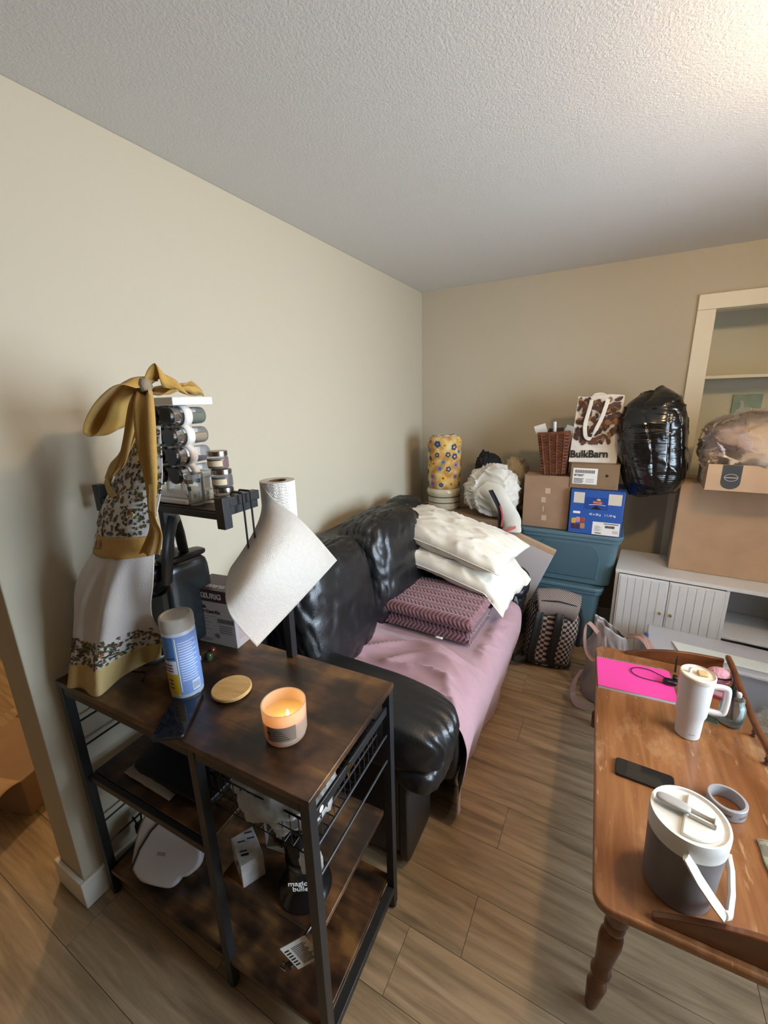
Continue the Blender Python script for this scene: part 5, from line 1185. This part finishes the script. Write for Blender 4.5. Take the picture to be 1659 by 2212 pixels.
k = MB(); k.puff((0, 0, .009), (.05, .022, .018), 5, 6); k.build('body', mat('orange_plastic', 'd0531f', .35), lt, world=False)
k = MB(); k.puff((.034, 0, .009), (.02, .018, .018), 4, 5); k.build('tip', mat('grey_metal', '6a6662', .35, .6), lt, world=False)
sc_ = thing('stylus', 'thin black stick standing against the far gallery board', 'pen', (.345, 2.03, ZT), 0)
k = MB(); k.tube([(0, 0, 0.001), (.002, .02, .055)], .004, 10); k.tube([(.002, .02, .055), (.0026, .026, .07)], .0022, 8); k.build('barrel', BLACKPL, sc_, world=False)
# white travel tumbler
TWH = mat('tumbler_white', 'd6d1cd', .5, bump=.05, bscale=250)
tm = thing('tumbler', 'tall white travel tumbler with a looped side handle and straw lid', 'tumbler', (.343, 1.632, ZT), radians(6)); tm.scale = (1.06, 1.06, 1.06)
k = MB(); k.lathe([(.001, 0), (.033, 0), (.036, .003), (.0385, .075), (.044, .092), (.048, .215), (.0485, .222), (.001, .222)], 48); k.build('body', TWH, tm, world=False)
k = MB(); k.lathe([(.0485, .222), (.050, .225), (.050, .238), (.047, .241), (.045, .236), (.001, .236)], 48, cap=False); k.build('lid', mat('tumbler_lid', 'd9cdbc', .4), tm, world=False)
HP = [(.043, 0, .20), (.075, 0, .202), (.088, 0, .190), (.088, 0, .12), (.078, 0, .105), (.042, 0, .105)]
k = MB(); k.tube([spline(HP, i/30) for i in range(31)], .0085, 10, flat=1.2); k.build('handle', TWH, tm, world=False)
k = MB(); k.box((-.002, -.014, .2365), (.026, .012, .246)); k.build('flip_tab', mat('amber_tab', 'c9a877', .3), tm, world=False, bevel=.003)
k = MB(); k.lathe([(.005, .236), (.005, .252), (.0035, .252), (.0035, .237)], 12, (-.022, .004, 0), cap=False); k.build('straw_stub', TWH, tm, world=False)
k = MB(); k.grid(lambda u, v: (.0376*cos(-1.75+.5*u), .0376*sin(-1.75+.5*u), .022+.005*v), 8, 1); k.build('logo', mat('tumbler_logo', 'b6aeaa', .5), tm, world=False)
# grey jug cooler
JG = mat('jug_grey', '6f6a69', .42); JW = mat('jug_white', 'dcd8cf', .35)
jg = thing('jug_cooler', 'grey insulated jug with a white lid, spout and swing handle', 'jug', (.252, 1.028, ZT), radians(-12))
k = MB(); k.lathe([(.001, 0), (.066, 0), (.072, .004), (.074, .02), (.079, .16), (.079, .175), (.001, .175)], 48); k.build('body', JG, jg, world=False)
k = MB(); k.lathe([(.079, .172), (.081, .174), (.0815, .196), (.082, .198), (.082, .218), (.0805, .224), (.076, .224), (.074, .218), (.001, .216)], 48, cap=False); k.build('lid', JW, jg, world=False)
k = MB(); k.prism([(.065*cos(t)*1.0, .065*sin(t)) for t in [radians(-100+q*10) for q in range(21)]], .2165, .225); k.build('lid_plateau', JW, jg, world=False, bevel=.008, seg=3)
k = MB(); k.puff((-.035, .004, .232), (.072, .030, .014), 3, 8); k.build('spout_cap', mat('jug_spout_grey', 'a5a19c', .4), jg, world=False)
k = MB(); k.box((-.002, -.011, .2255), (.05, -.006, .236)); k.box((-.002, .008, .2255), (.05, .013, .236)); k.box((.045, -.011, .2255), (.051, .013, .240)); k.build('hinge', JW, jg, world=False, bevel=.0015)
HH = [(.005, -.0855, .192), (.035, -.090, .150), (.065, -.090, .115), (.088, -.085, .086)]
for s in (-1, 1):
    k = MB(); k.tube([(x, y_*-s if s > 0 else y_, z) for x, y_, z in HH], lambda t: .017-.003*t, 8, flat=.32); k.build('handle_arm', JW, jg, world=False)
k = MB(); k.tube([(.088, -.085, .086), (.098, -.06, .066), (.102, 0, .058), (.098, .06, .066), (.088, .085, .086)], .008, 8, flat=1.4); k.build('handle_grip', JW, jg, world=False)
# tape ring
tp = thing('tape_ring', 'translucent grey roll of tape on the coffee table', 'tape', (.405, 1.337, ZT), 0)
k = MB(); k.lathe([(.047, 0), (.049, .002), (.049, .036), (.047, .038), (.041, .038), (.040, .034), (.040, .004), (.041, 0), (.047, 0)], 48, cap=False); k.build('roll', mat('frosted_tape', 'b5b2b2', .25, trl=.3), tp, world=False)
k = MB()
for a0 in (-2.7, -2.0, -1.1): k.grid(lambda u, v: (.0494*cos(a0+.5*u), .0494*sin(a0+.5*u), .012+.008*v+.004*u), 8, 1)
k.build('print', mat('grey_tape_print', '6a6664', .4), tp, world=False)
phone('phone', 'black phone in a dark rubber case on the coffee table', (.197, 1.350), radians(88), .165, .074, TZC, '141516', '1a1a1c')
# mason jar with brush
mj = thing('mason_jar', 'ribbed clear glass jar holding a makeup brush on the coffee table', 'jar', (.490, 1.765, ZT), 0)
k = MB(); k.lathe([(.001, 0), (.030, 0), (.037, .005), (.039, .02), (.039, .07), (.036, .082), (.030, .088), (.030, .092), (.0315, .094), (.030, .098), (.0315, .102), (.030, .106), (.0305, .110), (.028, .110), (.027, .09), (.034, .078), (.036, .02), (.028, .007), (.001, .006)], 40, cap=False); k.build('glass', glass('jar_glass', 'c8d0cc', .08, .03), mj, world=False)
k = MB(); k.tube([(.006, .004, .012), (-.004, 0, .10), (-.008, -.002, .125)], .0045, 8); k.build('brush_handle', mat('maroon_handle', '4a2228', .3), mj, world=False)
k = MB(); k.tube([(-.008, -.002, .118), (-.011, -.003, .150)], .011, 12); k.tube([(-.011, -.003, .150), (-.013, -.003, .166)], .0035, 8); k.build('brush_cap', mat('green_black', '16201f', .3), mj, world=False)
k = MB(); k.puff((.012, .008, .12), (.018, .014, .024), 3, 5); k.build('pad', mat('white_pad', 'c9c6c4', .7), mj, world=False)
# pink plush and cards behind the tumbler
ps = thing('plush_turtle', 'small pink knitted plush with white paws in the gallery corner', 'plush toy', (.488, 2.000, ZT+.018), radians(20))
PKY = mat('pink_yarn', 'c98f98', .9, bump=.6, bscale=120)
k = MB(); k.puff((0, 0, .032), (.085, .075, .064), 2.3, 14, wr(.05, 5)); k.build('shell', PKY, ps, world=False)
k = MB(); k.tube([(-.043, .002, .034), (-.03, -.03, .038), (0, -.039, .04), (.03, -.03, .038)], .0035, 6); k.build('band', BLACKPL, ps, world=False)
for q, (x, y_, z) in enumerate(((.048, .015, .04), (.052, -.008, .030), (.048, -.02, .018))):
    k = MB(); k.puff((x, y_, z), (.026, .024, .024), 2.2, 6); k.build('paw', mat('cream_yarn', 'd8cbb8', .9, bump=.5, bscale=120), ps, world=False)
pk = thing('pink_card', 'pink and grey card pack under the plush toy', 'card', (.475, 1.935, ZT), radians(-15))
k = MB(); k.box((-.05, -.035, 0), (.05, .075, .016)); k.build('body', mat('magenta_card', 'b64770', .4), pk, world=False, bevel=.002)
k = MB(); k.box((-.036, -.030, .0161), (.022, .0, .0166)); k.build('grey_panel', mat('grey_card_panel', 'a9a4a4', .5), pk, world=False)
gc = thing('photo_card', 'dark green and grey photo card lying behind the tumbler handle', 'card', (.425, 1.78, ZT), radians(-12))
k = MB(); k.box((-.035, -.05, 0), (.035, .05, .003)); k.build('card', mat('grey_photo', '8f8a86', .4, var=.3, vscale=40), gc, world=False)
k = MB(); k.box((-.034, -.049, .003), (.034, -.005, .0034)); k.build('green_half', mat('dark_green_photo', '36463a', .4), gc, world=False)
zb = thing('clear_sleeve', 'clear crinkled plastic sleeve at the right edge of the coffee table', 'bag', (.495, 1.13, ZT), radians(3))
k = MB(); k.grid(lambda u, v: ((u-.5)*.06*(1+.1*nz(v*6, 2)), (v-.5)*.26, .004+.014*sin(pi*u)*(.6+.4*nz(u*4, v*8))), 12, 36); k.build('film', glass('sleeve_film', 'dfe8df', .25, .08), zb, world=False, ang=40, solid=.001)
k = MB(); k.box((-.02, -.10, .001), (.015, .06, .004)); k.build('insert', mat('pale_green_insert', '8f9a86', .5), zb, world=False)

# ================================================================ kitchen beyond the doorway
kb = thing('kitchen_box', 'worn brown cardboard box with torn flaps on the kitchen floor', 'box', (-2.22, .55, .001), radians(18))
k = MB(); k.box((-.2, -.15, 0), (.2, .15, .18)); k.build('body', CARD, kb, world=False, bevel=.004)
for s in (-1, 1):
    k = MB(); k.grid(lambda u, v: (-.2+.4*u, s*(.15+.10*v)+.01*nz(u*12, v*6)*v, .181+.05*v*(1-v)+.02*nz(u*8, s)*v), 16, 6); k.build('flap', CARD2, kb, world=False, solid=.004)
